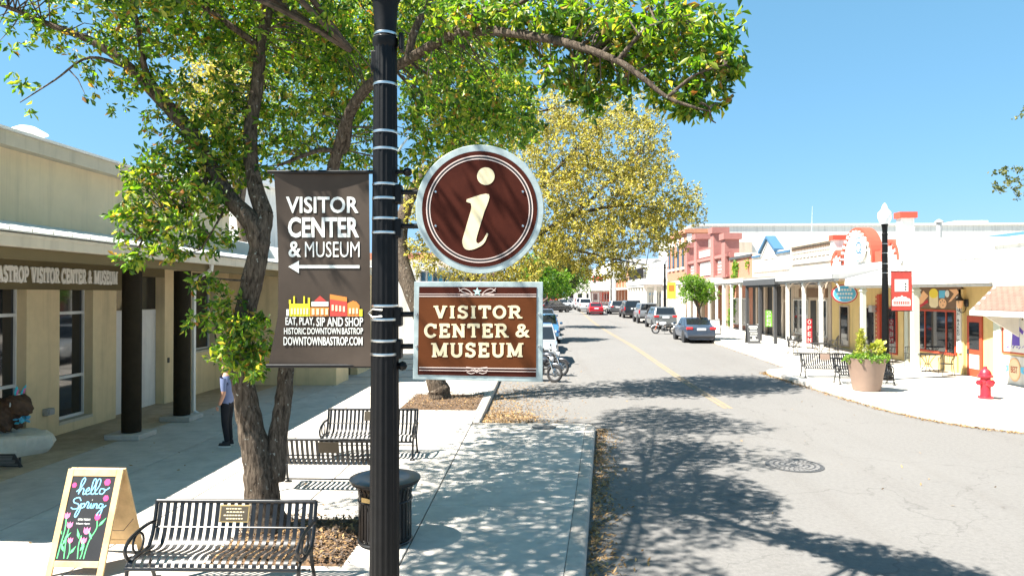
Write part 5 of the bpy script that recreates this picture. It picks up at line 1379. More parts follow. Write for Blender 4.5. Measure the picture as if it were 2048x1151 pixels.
# ================================================================ the shops along the right pavement (facades look towards -x)
FX = 17.0
def shop(name, label, y0, y1, ztop, mtl, x0=FX, depth=14):
    r = thing(name, label, 'building', (x0, (y0+y1)/2, gz(y0)))
    MB().bx(x0, x0+.4, y0+.01, y1-.01, .1, ztop).build('facade', mtl, r)
    MB().bx(x0+.4, x0+depth, y0+.01, y1-.01, .1, ztop-.05).build('wall', mtl if depth < 10 else M['white'], r)
    return r
def part(r, name, mtl, *boxes, bevel=0):
    return [MB().bx(*b).build(name, mtl, r, bevel=bevel) for b in boxes][0]
def shopwin(r, y0, y1, z0, z1, x=FX, fr='whitepaint', mull=(), t=.07, name='window', bars=()):
    w = part(r, name, M['glass'], (x-.03, x-.012, y0, y1, z0, z1))
    mb = MB()
    mb.bx(x-.07,x-.005,y0-t,y0,z0-t,z1+t); mb.bx(x-.07,x-.005,y1,y1+t,z0-t,z1+t); mb.bx(x-.072,x-.005,y0+.001,y1-.001,z1,z1+t); mb.bx(x-.10,x-.005,y0+.001,y1-.001,z0-t,z0)
    for m in mull: mb.bx(x-.06,x-.031,m-.03,m+.03,z0+.001,z1-.001)
    for b in bars: mb.bx(x-.058,x-.0315,y0+.001,y1-.001,b-.025,b+.025)
    mb.build('frame', M[fr], w)
    return w
yz = lambda x: (lambda y, z, d: V((x - d, y, z)))
def post(r, x, y, ztop, mtl, s=.1, cap=True):
    z0 = gz(y)+.15
    p = MB().bx(x-s,x+s,y-s,y+s,z0,ztop).build('post', mtl, r, bevel=.012)
    if cap:
        MB().bx(x-s*1.35,x+s*1.35,y-s*1.35,y+s*1.35,ztop-.22,ztop-.14).build('post_cap', mtl, p, bevel=.01)
        MB().bx(x-s*1.3,x+s*1.3,y-s*1.3,y+s*1.3,z0+.002,z0+.16).build('plinth', mtl, p, bevel=.01)
    return p
def porch(r, x1, y0, y1, zw, zf, mtl, fasc, x0=FX, th=.08, fh=.2, pan=.6, xn=None):
    n = max(1, int((y1-y0)/pan)); st = (y1-y0)/n
    xn = x1 if xn is None else xn                       # eave x at the near end
    ex = lambda y: xn + (x1-xn)*(y-y0)/(y1-y0)
    first = None
    for i in range(n):
        y = y0 + st*(i+.5); h = st/2
        if first is None or xn != x1:
            o = y if xn != x1 else 0
            a, b = ex(y-h), ex(y+h)
            mb = MB()
            mb.hexa([(x0-.002,o-h,zw-th),(a,o-h,zf-th),(b,o+h-.03,zf-th),(x0-.002,o+h-.03,zw-th),(x0-.002,o-h,zw),(a,o-h,zf),(b,o+h-.03,zf),(x0-.002,o+h-.03,zw)])
            mb.hexa([(x0-.002,o+h-.03,zw-th),(b-.01,o+h-.03,zf-th),(b-.01,o+h,zf-th),(x0-.002,o+h,zw-th),(x0-.002,o+h-.03,zw+.035),(b-.01,o+h-.03,zf+.035),(b-.01,o+h,zf+.035),(x0-.002,o+h,zw+.035)])
            first = mb.build('roof_pan', mtl, r)
            if xn == x1:
                L0 = V(r.location)
                for v in first.data.vertices: v.co += L0
                first.location = -L0 + V((0, y, 0))
        else: piece(first, 'roof_pan', r, -V(r.location) + V((0, y, 0)))
    def slant(name, m, d0, d1, ya, yb, z0, z1):
        A_, B_ = ex(ya), ex(yb)
        MB().hexa([(A_+d0,ya,z0),(A_+d1,ya,z0),(B_+d1,yb,z0),(B_+d0,yb,z0),(A_+d0,ya,z1),(A_+d1,ya,z1),(B_+d1,yb,z1),(B_+d0,yb,z1)]).build(name, m, r)
    for ya in (y0, y1-.04):
        MB().ext([(ex(ya),ya,zf-th-.003),(x0-.003,ya,zw-th-.003),(x0-.003,ya,zf-fh-th-.015),(ex(ya)+.03,ya,zf-fh-th+.001)],(0,.035,0)).build('porch_end', fasc, r)
    slant('porch_fascia', fasc, -.03, .02, y0, y1, zf-fh-th, zf-th-.002)
    slant('porch_beam', fasc, .12, .32, y0+.05, y1-.05, zf-fh-th-.12, zf-th-.06)
    c = [(ex(y0+.03)+.33,y0+.03),(x0-.004,y0+.03),(x0-.004,y1-.03),(ex(y1-.03)+.33,y1-.03)]
    MB().prism(c, zf-fh-th-.02, zf-fh-th+.02).build('porch_ceiling', M['beige'], r)

# ---- corner shop with the shingled awning
A = shop('corner_shop', 'white corner shop with tan shingled awning at the right edge', 14.5, 25.4, 5.45, M['white'])
part(A, 'cornice', M['whitepaint'], (FX-.1, FX, 14.5, 25.4, 5.2, 5.47))
part(A, 'shopfront_wall', M['yellow'], (FX-.02, FX-.001, 14.6, 25.2, 1.2, 2.75))
part(A, 'lower_panel', M['white'], (FX-.05, FX-.001, 14.6, 25.2, .15, 1.19))
part(A, 'pilaster', M['sage'], (FX-.12, FX-.003, 25.0, 25.39, .16, 3.7))
src = None
ax0, ax1, az0, az1 = 16.05, 15.25, 3.68, 2.86
part(A, 'bulkhead', M['white'], (16.04, FX-.13, 14.6, 24.1, 3.69, 4.62))
part(A, 'bulkhead_soffit', M['beige'], (15.4, FX-.13, 14.6, 24.08, 2.80, 2.88))
part(A, 'awning_board', M['whitepaint'], (ax1-.02, ax1+.05, 14.8, 24.1, az1-.2, az1-.03))
mb = MB(); mb.hexa([(ax0,14.8,az0-.08),(ax1,14.8,az1-.08),(ax1,24.1,az1-.08),(ax0,24.1,az0-.08),(ax0,14.8,az0-.03),(ax1,14.8,az1-.03),(ax1,24.1,az1-.03),(ax0,24.1,az0-.03)]); mb.build('awning_deck', M['whitepaint'], A)
ang = math.atan2(az0-az1, ax0-ax1); rows = 9; sl = math.hypot(ax0-ax1, az0-az1)/rows
for k in range(rows):
    for i in range(16):
        y = 19.25 + .3*i + (.15 if k % 2 else 0)
        if y > 24.0: continue
        cx_ = ax1 + (ax0-ax1)*(k+.5)/rows; cz_ = az1 + (az0-az1)*(k+.5)/rows
        if src is None:
            src = MB().ob((0,0,0),(sl*1.12,.285,.018), Matrix.Rotation(-ang-.06,3,'Y')).build('shingle', M['shingle'], A)
            for v in src.data.vertices: v.co += V(A.location)
            src.location = V((cx_,y,cz_)) - V(A.location)
        else: piece(src, 'shingle', A, V((cx_,y,cz_+rnd(-.003,.003))) - V(A.location))
MB().ext([(FX-.13,24.0,2.79),(15.45,24.0,2.79),(FX-.13,24.0,1.9)],(0,.06,0)).build('sunlit_wedge', M['whitepaint'], A)  # sunlit patch of the wall under the awning, modelled as a white wedge
w = part(A, 'poster_frame', M['redpaint'], (FX-.07, FX-.022, 22.9, 25.0, 1.28, 2.72))
part(w and A, 'poster', M['whitepaint'], (FX-.078, FX-.0705, 23.0, 24.88, 1.34, 2.68))
pf = yz(FX-.0785)
cyy, czz = 24.25, 2.0
def pprint(mt, pts, d=0): MB().ext([pf(cyy - u, czz + v, d) for u, v in pts], (-.003,0,0)).build('poster_print', M[mt], A)
pprint('purple', [(-.1,.30),(.12,.30),(.40,.10),(.34,-.02),(.18,.10),(.20,-.42),(-.2,-.42),(-.16,.10),(-.34,.26),(-.42,.18),(-.2,.22)])
pprint('dkbrown', [(.13*math.cos(i*.5)*.8, .42+.16*math.sin(i*.5)) for i in range(13)], .003)
pprint('dkbrown', [(-.46,.20),(-.36,.20),(-.36,.32),(-.46,.32)], .003)
for i in range(7):
    a = R(160-i*23); pprint('dkbrown', [(.36*math.cos(a)-.03,.46+.2*math.sin(a)-.05),(.36*math.cos(a)+.03,.46+.2*math.sin(a)-.05),(.36*math.cos(a)+.03,.46+.2*math.sin(a)+.05),(.36*math.cos(a)-.03,.46+.2*math.sin(a)+.05)], .001)
for i in range(6):
    pprint('purple', [(-.45+.15*i,-.55+.06*(i % 2)),(-.35+.15*i,-.5+.05*(i % 3)),(-.36+.15*i,-.44),(-.46+.15*i,-.49)], .004)
bs = 24.35
mb = MB(); mb.ext([(FX-.052,bs+.30*math.cos(i*math.pi/16),.72+.42*math.sin(i*math.pi/16)) for i in range(32)],(-.02,0,0)); ov = mb.build('oval_sign', M['peach'], A)
mb = MB(); mb.ext([(FX-.073,bs+.26*math.cos(i*math.pi/16),.72+.37*math.sin(i*math.pi/16)) for i in range(32)],(-.004,0,0)); mb.build('oval_field', M['cream'], ov)
put_txt(MB(), 'BEST', (bs+.17,.83,bs-.17,.60), lambda x,y,d: V((FX-.0775-d,x,y)), .01, .004).build('lettering', M['coral'], ov)
for s in (-1,1): MB().ext([(FX-.055,bs+s*.25,.66),(FX-.055,bs+s*.48,.60),(FX-.055,bs+s*.42,.72),(FX-.055,bs+s*.48,.84),(FX-.055,bs+s*.25,.84)],(-.01,0,0)).build('ribbon_end', M['skyblue'], ov)
part(A, 'red_brick_patch', M['coral'], (FX-.07, FX-.052, 25.0, 25.35, .17, .32), (FX-.07,FX-.052, 22.0,22.6,.17,.3))

# ---- bakery
B = shop('bakery', 'yellow bakery with white porch roof and FRESH BAKED PIES sign', 25.4, 31.74, 4.6, M['yellow'])
mb = MB(); mb.hexa([(FX-.02,25.41,4.6),(FX+14,25.41,4.6),(FX+14,31.73,4.6),(FX-.02,31.73,4.6),(FX-.02,25.41,5.5),(FX+14,25.41,5.5),(FX+14,31.73,6.0),(FX-.02,31.73,6.0)]); mb.build('parapet', M['white'], B)
porch(B, 14.5, 24.15, 32.2, 4.74, 4.08, M['whitemetal'], M['whitepaint'], xn=15.95)
post(B, 15.52, 28.15, 3.74, M['sage'], .13); post(B, 14.9, 31.3, 3.74, M['sage'], .1)
MB().tube([(FX-.04,26.0,4.83),(FX-.04,31.7,4.83)],.05,6).build('flashing', M['greyt'], B)
for yy in (27.35, 31.45): part(B, 'pilaster', M['sage'] if yy > 31 else M['yellow'], (FX-.1, FX-.001, yy-.14, yy+.14, .2, 3.6))
shopwin(B, 27.85, 31.05, .98, 2.66, fr='redpaint', mull=(28.45, 30.0), t=.09)
part(B, 'window_sign', M['whitepaint'], (FX-.036,FX-.031,30.45,30.7,1.1,1.45))
part(B, 'sill_panel', M['yellow'], (FX-.06, FX-.002, 27.7, 31.2, .2, .88))
d = part(B, 'door', M['redpaint'], (FX-.06, FX-.005, 26.15, 27.05, .2, 2.55))
part(B, 'door_glass', M['glass'], (FX-.068, FX-.0605, 26.3, 26.9, 1.25, 2.3)); part(B, 'door_light', M['sage'], (FX-.068, FX-.0605, 26.3, 26.9, .5, 1.05))
part(B, 'door_handle', M['iron_dark'], (FX-.12, FX-.062, 26.92, 26.98, 1.05, 1.25))
pk = part(B, 'hanging_plank', M['whitepaint'], (FX-.16, FX-.11, 27.30, 27.56, 1.05, 3.3))
wtxt = 'FRESH BAKED PIES'
for i, ch in enumerate(wtxt):
    if ch == ' ': continue
    z = 3.2 - i*.135
    put_txt(MB(), ch, (27.50 if ch != 'I' else 27.45, z, 27.36 if ch != 'I' else 27.41, z-.10), yz(FX-.1602), .01, .003).build('letter', M['ink'], pk)
mu = part(B, 'mural_panel', M['dkbrown'], (FX-.10, FX-.05, 27.35, 30.6, 2.80, 3.68))
mf = yz(FX-.1005)
def mprint(mt, pts, d=0.0): MB().ext([mf(30.6 - u*3.25, 2.80 + v*.88, d) for u, v in pts], (-.004,0,0)).build('mural_print', M[mt], mu)
el = lambda cx_, cy_, rx, ry, n=18: [(cx_+rx*math.cos(i*2*math.pi/n), cy_+ry*math.sin(i*2*math.pi/n)) for i in range(n)]
mprint('peach', [(.02,.35),(.18,.85),(.30,.60),(.12,.12)]); mprint('redmetal', [(.04,.05),(.28,.42),(.30,.28),(.10,.0)], .004); mprint('sage', [(0,.9),(.10,.95),(.13,.55),(.02,.6)], .004)
mprint('cream', [(.32,.15),(.36,.04),(.46,.02),(.52,.12),(.52,.8),(.32,.8)]); mprint('bannery', el(.42,.72,.10,.24), .004)
mprint('skyblue', [(.54,.50),(.54,.86),(.68,.86),(.66,.50)]); mprint('white_print', el(.72,.70,.045,.17), .004); mprint('peach', el(.62,.24,.085,.24), .004); mprint('peach', [(.76,.9),(.92,.92),(.96,.75),(.80,.35),(.74,.3),(.86,.7)], .002)
for u, v in ((.58,.3),(.63,.15),(.66,.32),(.62,.38)): mprint('dkbrown', el(u,v,.010,.035,8), .008)
A.location.y += .65; B.location.y += .65
def lantern(y, z, label):
    y += .65
    r = thing('wall_lantern', label, 'lantern', (FX-.3, y, z))
    MB().lathe([(.05,z-.22),(.10,z-.16),(.13,z+.08),(.12,z+.1)], (FX-.3,y,0), 8).build('glass_body', M['peach'], r)
    MB().lathe([(.16,z+.10),(.13,z+.16),(.05,z+.24),(.02,z+.28),(.03,z+.32),(.001,z+.36)], (FX-.3,y,0), 10).build('cap', M['wireblk'], r)
    MB().tube(spline([(FX-.3,y,z-.22),(FX-.28,y,z-.36),(FX-.14,y,z-.36),(FX-.06,y,z-.2),(FX-.05,y,z+.0)],4), .018, 6).build('scroll_arm', M['wireblk'], r)
    MB().lathe([(.08,-.15),(.10,0),(.08,.15)], (FX-.03,y,z), 8).build('back_plate', M['wireblk'], r)
    for i in range(4):
        a = R(45+90*i); MB().tube([(FX-.3+.075*math.cos(a),y+.075*math.sin(a),z-.2),(FX-.3+.135*math.cos(a),y+.135*math.sin(a),z+.1)],.008,4).build('cage_bar', M['wireblk'], r)
lantern(27.1, 3.05, 'black wall lantern to the right of the bakery mural'); lantern(30.95, 3.05, 'black wall lantern to the left of the bakery mural')

# ---- the shop with the coral arches
C = shop('arched_shop', 'white shop with coral scalloped arches along its parapet', 32.4, 40.2, 5.0, M['white'])
part(C, 'shopfront_wall', M['yellow'], (FX-.04, FX-.002, 32.45, 40.15, .2, 4.2))
def half(cy_, cz_, r_, z0, n=20): return [(cy_-r_, z0)] + [(cy_+r_*math.cos(math.pi*(1-i/n)), cz_+r_*math.sin(math.pi*i/n)) for i in range(n+1)] + [(cy_+r_, z0)]
for cy_, cz_, r_ in ((37.0,5.15,1.62),(33.55,5.15,.72),(39.35,5.1,.62)):
    MB().ext([(FX-.05,y,z) for y, z in half(cy_,cz_,r_,5.0)],(.4,0,0)).build('arch_panel', M['white'], C)
    n = 22; outer = half(cy_,cz_,r_+.17,5.02,n); inner = half(cy_,cz_,r_-.02,5.02,n)
    mb = MB()
    for i in range(len(outer)-1):
        mb.ext([(FX-.12,*outer[i]),(FX-.12,*outer[i+1]),(FX-.12,*inner[i+1]),(FX-.12,*inner[i])],(.6,0,0))
    mb.build('arch_band', M['coral'], C)
    k = int(r_*9)
    for i in range(k):
        a = math.pi*(i+.5)/k
        q = MB().ob((FX-.16,cy_+(r_-.06)*math.cos(a),cz_+(r_-.06)*math.sin(a)),(.1,.10,.16),Matrix.Rotation(a-math.pi/2,3,'X')).build('dentil', M['coral'] if r_ < 1 else M['whitepaint'], C)
part(C, 'parapet_run', M['coral'], (FX-.04,FX+.3,34.35,35.1,5.01,5.55),(FX-.04,FX+.3,38.85,38.95,5.01,5.5))
for y, zt in ((32.75,6.95),(40.0,6.5)):
    part(C, 'end_pier', M['white'], (FX-.1,FX+.5,y-.28,y+.17,4.95,zt)); part(C, 'pier_cap', M['coral'], (FX-.2,FX+.6,y-.38,y+.19,zt,zt+.28))
part(C, 'cornice', M['greyt'], (FX-.14,FX-.003,32.5,40.1,4.84,4.99))
s0 = None
for i in range(36):
    y = 32.6 + .21*i
    if s0 is None:
        s0 = MB().bx(-.05,.05,-.05,.05,-.07,.07).build('cornice_block', M['whitepaint'], C)
        for v in s0.data.vertices: v.co += V(C.location)
        s0.location = V((FX-.12,y,4.76)) - V(C.location)
    else: piece(s0, 'cornice_block', C, V((FX-.12,y,4.76)) - V(C.location))
q = MB().lathe([(.64,-.04),(.66,0),(.64,.05),(.001,.05)], (FX-.2,36.4,5.75), 36, M=Matrix.Rotation(R(-90),3,'Y')).build('round_emblem', M['whitepaint'], C)
qf = lambda x, y, d: V((FX-.2505-d, 36.4 - x, 5.75 + y))
mb = MB(); ribbon(mb, arc(0,.08,.27,.27,0,360,28), .10, qf, 0, .012); ribbon(mb, spline([(.12,-.02),(.22,-.2),(.34,-.24)],5), .10, qf, 0, .014); mb.build('letter_q', M['blue'], q)
mb = MB(); ribbon(mb, arc(0,0,.60,.60,0,360,40), .05, qf, 0, .008); mb.build('rim_line', M['blue'], q)
mb = MB()
for i in range(4): mb.add([qf(-.26+.14*i+a,-.42+b,c_) for c_ in (0,.01) for a, b in ((0,-.05),(.09,-.05),(.09,.05),(0,.05))], [(0,1,2,3),(4,5,6,7),(0,1,5,4),(1,2,6,5),(2,3,7,6),(3,0,4,7)])
mb.build('lettering', M['blue'], q)
porch(C, 13.95, 33.0, 40.7, 4.78, 4.42, M['whitemetal'], M['greyt'])
for y in (34.9, 37.1, 39.5): post(C, 14.2, y, 4.1, M['whitepaint'], .085)
for y in (33.8, 36.0, 38.3):
    MB().tube([(14.2,y+.98*math.cos(math.pi*i/12),3.55+.5*math.sin(math.pi*i/12)) for i in range(13)],.035,6).build('porch_arch', M['beige'], C)
for y0, y1 in ((33.0,33.9),(35.1,36.6),(38.0,39.0)): shopwin(C, y0, y1, .6, 2.7, x=FX-.04, fr='redpaint' if y0 < 34 else 'beige')
part(C, 'striped_post', M['redpaint'], (FX-.2,FX-.05,34.35,34.6,.4,3.4))
for i in range(14): part(C, 'stud', M['coral'], (FX-.22,FX-.2,34.62,34.7,.6+.2*i,.72+.2*i))
part(C, 'wall_box', M['greyt'], (FX-.4,FX-.05,34.7,35.05,2.5,2.85), bevel=.02)
MB().lathe([(.001,-.02),(.22,-.02),(.22,.03),(.001,.03)], (FX-.06,34.05,1.6), 18, M=Matrix.Rotation(R(90),3,'Y')).build('oval_plate', M['ink'], C)
hs = thing('hanging_oval_sign', 'blue and red oval hanging sign under the porch', 'sign', (14.45, 33.5, 3.6))
def oval(rx, rz, y, th, mt, nm): 
    m_ = MB(); m_.ext([(14.75+rx*math.cos(i*math.pi/18), y, 3.42+rz*math.sin(i*math.pi/18)) for i in range(36)], (0,th,0)); m_.build(nm, M[mt], hs)
oval(.62,.46,33.5,.05,'redmetal','board'); oval(.56,.41,33.49,.0095,'white_print','ring'); oval(.52,.38,33.48,.0095,'skyblue','field')
for i, (a, b) in enumerate(((-.3,.3),(-.38,.38),(-.28,.3))):
    m_ = MB(); x_ = a
    while x_ < b: m_.bx(14.75+x_,14.75+x_+.09,33.472,33.4795,3.56-.19*i,3.66-.19*i); x_ += .13
    m_.build('lettering', M['white_print'], hs)
for s in (-.3,.3): MB().tube([(14.75+s,33.52,3.75),(14.75+s,33.52,4.1)],.012,5).build('hanger', M['wireblk'], hs)

# ---- beige brick, blue gable, ivy brick
D = shop('beige_brick_shop', 'beige brick shop with patterned brick parapet', 40.2, 46.6, 6.75, M['beige'])
part(D, 'cornice', M['beige'], (FX-.16,FX-.002,40.25,46.55,6.5,6.8)); part(D, 'ledge', M['greyt'], (FX-.09,FX-.003,40.4,46.4,5.35,5.45))
for row, z, n in ((0,6.32,24),(1,6.12,24),(2,5.8,10)):
    s0 = None
    for i in range(n):
        y = 40.5 + 5.9*(i+.5)/n; w_ = .08 if row < 2 else .22
        if s0 is None:
            s0 = MB().bx(-.05,.0,-w_,w_,-.06,.06).build('brick_block', M['greyt'] if row else M['dkbrown'], D)
            for v in s0.data.vertices: v.co += V(D.location)
            s0.location = V((FX-.003,y,z)) - V(D.location)
        else: piece(s0, 'brick_block', D, V((FX-.003,y,z)) - V(D.location))
part(D, 'shopfront_wall', M['beige'], (FX-.05,FX-.002,40.3,46.5,.3,4.0))
for y0, y1 in ((40.8,42.0),(43.6,45.9)): shopwin(D, y0, y1, .9, 3.0, x=FX-.05, fr='whitepaint')
part(D, 'door', M['ink'], (FX-.08,FX-.052,42.4,43.2,.4,3.0)); part(D, 'signboard', M['dkbrown'], (FX-.12,FX-.052,40.7,45.0,3.2,3.75))
porch(D, 14.0, 41.0, 47.2, 4.62, 4.40, M['greyt'], M['darkgrey'], fh=.35)
for y in (41.4, 44.2, 46.9): post(D, 14.15, y, 4.0, M['darkgrey'], .09, False)
E_ = shop('gabled_shop', 'white shop with small blue trimmed gable on its parapet', 46.6, 54.9, 6.5, M['white'])
part(E_, 'cornice', M['blue'], (FX-.12,FX-.003,46.7,49.4,6.25,6.4),(FX-.12,FX-.003,52.6,54.8,6.25,6.4)); part(E_, 'ledge', M['greyt'], (FX-.1,FX-.003,46.8,54.7,5.1,5.2))
MB().ext([(FX-.06,49.5,6.0),(FX-.06,52.5,6.0),(FX-.06,52.5,6.6),(FX-.06,51.0,7.4),(FX-.06,49.5,6.6)],(.3,0,0)).build('gable', M['white'], E_)
for k, (a, b, c_, d_) in enumerate(((49.2,6.45,51.0,7.5),(51.0,7.5,52.8,6.45))):
    MB().ext([(FX-.25,a,b),(FX-.25,c_,d_),(FX-.25,c_,d_+.2),(FX-.25,a,b+.2)],(.7,0,0)).build('gable_trim', M['blue'], E_)
    MB().ext([(FX-.12,a+.25*(1-k),b-.25+.05),(FX-.12,c_-.25*k,d_-.3),(FX-.12,c_-.25*k,d_-.14),(FX-.12,a+.25*(1-k),b-.1)],(.05,0,0)).build('gable_trim', M['greyt'], E_)
MB().lathe([(.001,-.03),(.30,-.03),(.30,.02)], (FX-.07,51.0,6.35), 16, M=Matrix.Rotation(R(-90),3,'Y')).build('round_vent', M['greyt'], E_)
part(E_, 'shopfront_wall', M['ink'], (FX-.03,FX-.002,46.7,54.8,.4,4.3))
for y in (47.6,49.4,51.3,53.2): part(E_, 'shopfront_pillar', M['beige'], (FX-.2,FX-.031,y,y+.35,.4,4.2))
porch(E_, 14.0, 47.3, 59.2, 4.7, 4.5, M['beige'], M['whitepaint'])
for y in (48.4,50.6,52.6,54.8,57.2): post(E_, 14.15, y, 4.2, M['whitepaint'], .085)
G_ = shop('ivy_brick_shop', 'low red brick shop front with ivy on it', 54.9, 61.3, 6.6, M['redbrick'])
part(G_, 'cornice', M['darkgrey'], (FX-.12,FX-.003,55,61.2,6.4,6.62))
shopwin(G_, 55.8, 57.6, .9, 3.0, fr='whitepaint'); shopwin(G_, 58.6, 60.4, .9, 3.0, fr='whitepaint')
iv = thing('ivy', 'green ivy climbing the red brick shop front', 'plant', (FX-.1, 60, 1))
ib = [(FX-.12,61.0-.2*i,1.0+.62*i,.12,.35,.45,26) for i in range(9)] + [(FX-.12,58.8+.2*i,5.8-.5*i,.1,.3,.4,14) for i in range(4)] + [(FX-.12,55.9,5.9,.1,.25,.5,14)]
foliage('leaves', leaf_mesh(ib, 7, .16, .3, .7), M['leaf_g'], iv)
MB().tube(spline([(FX-.04,61,.4),(FX-.05,60.9,2.5),(FX-.05,60.2,4.5),(FX-.05,59.4,5.8)],4),.03,5).build('stem', M['twig'], iv)

# ---- pink turreted, orange brick, balcony, far shops
P_ = shop('pink_building', 'pink brick building with turrets along its stepped parapet', 61.3, 78.6, 7.1, M['pinkbrick'])
part(P_, 'center_parapet', M['pinkbrick'], (FX-.15,FX+.6,66.0,73.3,7.08,8.0)); part(P_, 'cornice', M['pinkbrick'], (FX-.3,FX-.003,61.4,78.5,6.75,7.0)); part(P_, 'ledge', M['pinkbrick'], (FX-.25,FX-.003,61.4,78.5,4.95,5.15))
for y, zt in ((62.2,8.3),(66.2,9.2),(73.2,9.2),(77.8,8.6)):
    t_ = part(P_, 'turret', M['pinkbrick'], (FX-.36,FX+.9,y-.6,y+.6,4.9,zt)); part(P_, 'turret_cap', M['pinkbrick'], (FX-.52,FX+1.1,y-.8,y+.8,zt+.002,zt+.55))
for y0, y1 in ((63.2,65.2),(74.3,76.6)):
    part(P_, 'inset_panel', M['white'], (FX-.05,FX-.003,y0,y1,5.4,6.5))
    for i in range(3): part(P_, 'louver', M['pinkbrick'], (FX-.09,FX-.051,y0+.05,y1-.05,5.5+.32*i,5.65+.32*i))
part(P_, 'name_panel', M['whitepaint'], (FX-.08,FX-.003,67.2,72.2,5.3,6.6))
for i in range(12): part(P_, 'lattice_bar', M['whitepaint'], (FX-.19,FX-.152,67.3+.42*i,67.5+.42*i,7.15,7.8))
part(P_, 'shopfront_wall', M['dkbrown'], (FX-.03,FX-.002,61.4,78.5,.5,4.4))
for i in range(8): part(P_, 'pillar', M['orangebrick'] if i % 2 else M['beige'], (FX-.35,FX-.031,62+2.1*i,62.7+2.1*i,.5,4.6))
porch(P_, 14.2, 62.5, 78.4, 4.9, 4.7, M['whitemetal'], M['whitepaint'], pan=1.2)
for i in range(7): post(P_, 14.4, 63.5+2.4*i, 4.4, M['whitepaint'], .14)
O_ = shop('orange_brick_building', 'tall orange brick building with arched white windows', 78.6, 90.5, 10.6, M['orangebrick'], depth=2.5)
part(O_, 'cornice', M['orangebrick'], (FX-.3,FX+2.6,78.4,90.5,10.4,10.85))
for y in (80.4,83.2,86,88.6):
    w = part(O_, 'window', M['glass'], (FX-.06,FX-.003,y,y+1.1,6.6,9.3)); MB().ext([(FX-.1,yy,zz) for yy, zz in half(y+.55,9.3,.75,9.2,10)],(.09,0,0)).build('arch_head', M['whitepaint'], w); part(O_, 'sill', M['whitepaint'], (FX-.15,FX-.003,y-.2,y+1.3,6.3,6.58))
w = part(O_, 'side_window', M['whitepaint'], (FX+1.2,FX+2.4,78.55,78.6,8.6,9.9))
part(O_, 'side_pier', M['whitepaint'], (FX-.05,FX+.5,78.5,78.61,7.6,10.3))
part(O_, 'shopfront_wall', M['beige'], (FX-.05,FX-.003,78.7,90.4,.5,4.6))
H_ = shop('balcony_building', 'white building with an upper balcony and black railing over the pavement', 92, 110, 8.0, M['white'], x0=17.2)
part(H_, 'balcony_floor', M['whitepaint'], (13.9,17.19,91.5,109,4.7,5.5))
part(H_, 'balcony_soffit_beam', M['whitepaint'], (14.0,17.18,91.6,108.9,4.4,4.69))
for i in range(7): part(H_, 'post', M['whitepaint'], (14.1,14.5,92+2.7*i,92.4+2.7*i,.7,4.4))
for x in (15.4,16.4): part(H_, 'post', M['whitepaint'], (x,x+.35,91.7,92.0,.7,4.4))
s0 = None
for i in range(42):
    p_ = (13.95, 91.6+.42*i, 6.2) if i < 34 else (13.95+.4*(i-33), 91.6, 6.2)
    if s0 is None:
        s0 = MB().bx(-.03,.03,-.03,.03,-.7,.75).build('baluster', M['wireblk'], H_)
        for v in s0.data.vertices: v.co += V(H_.location)
        s0.location = V(p_) - V(H_.location)
    else: piece(s0, 'baluster', H_, V(p_) - V(H_.location))
part(H_, 'rail', M['wireblk'], (13.9,14.02,91.6,106,6.9,7.0),(13.9,17.2,91.55,91.66,6.9,7.0))
for i in range(5): shopwin(H_, 93+3*i, 94.6+3*i, 1.2, 3.6, x=17.2)
I_ = shop('gabled_brick_building', 'orange red brick building with a grey gable past the balcony', 112, 150, 6.4, M['orangebrick'], x0=16.6)
MB().ext([(16.4,118,6.3),(16.4,130,6.3),(16.4,124,9.2)],(8,0,0)).build('gable', M['orangebrick'], I_)
for a, b, c_, d_ in ((117.4,6.2,124,9.4),(124,9.4,130.6,6.2)): MB().ext([(16.0,a,b),(16.0,c_,d_),(16.0,c_,d_+.4),(16.0,a,b+.4)],(8.5,0,0)).build('gable_roof', M['roofgrey'], I_)
mb = MB(); mb.hexa([(16.2,111.5,6.4),(26,111.5,6.4),(26,150,6.4),(16.2,150,6.4),(19,111.5,9.0),(26,111.5,9.0),(26,150,9.0),(19,150,9.0)]); mb.build('roof', M['roofgrey'], I_)
for i in range(7): part(I_, 'pier', M['orangebrick'], (16.2,16.59,113+5*i,114.2+5*i,.7,6.2)); shopwin(I_, 115+5*i, 117.4+5*i, 1.2, 3.8, x=16.6)
part(I_, 'awning', M['whitemetal'], (13.8,16.59,113,148,4.2,4.5))
J_ = shop('far_white_building', 'white two storey building at the far end of the right side', 151, 215, 10.5, M['white'], x0=15.8)
for i in range(9): shopwin(J_, 154+6.5*i, 156.5+6.5*i, 6.2, 8.4, x=15.8, t=.2); shopwin(J_, 153+6.5*i, 157.5+6.5*i, 1.2, 3.8, x=15.8, fr='redpaint', t=.2)
part(J_, 'awning', M['whitemetal'], (12.6,15.79,152,210,4.3,4.6)); part(J_, 'red_sign', M['redmetal'], (13.4,15.79,170,170.3,6.6,7.9))
for k, (x0_, x1_, y, z, mt, lab) in enumerate(((-22,-3,205,7.5,'white','white low building closing the street on the left'),(-2,9,262,7,'coral','low coral building closing the far street'),(10,19,240,9,'white','white building closing the far street on the right'),(20,34,228,12,'beige','tan block above the far roofs'))):
    b = thing('distant_building', lab, 'building', ((x0_+x1_)/2, y, 0)); MB().bx(x0_,x1_,y,y+14,.4,z).build('wall', M[mt], b)
    part(b, 'parapet', M['whitepaint'], (x0_-.2,x1_+.2,y-.2,y+14.2,z,z+.4))
    n = int((x1_-x0_)/3)
    for i in range(n): part(b, 'window', M['glass'], (x0_+.8+3*i,x0_+2.2+3*i,y-.05,y-.003,1.4,3.6))
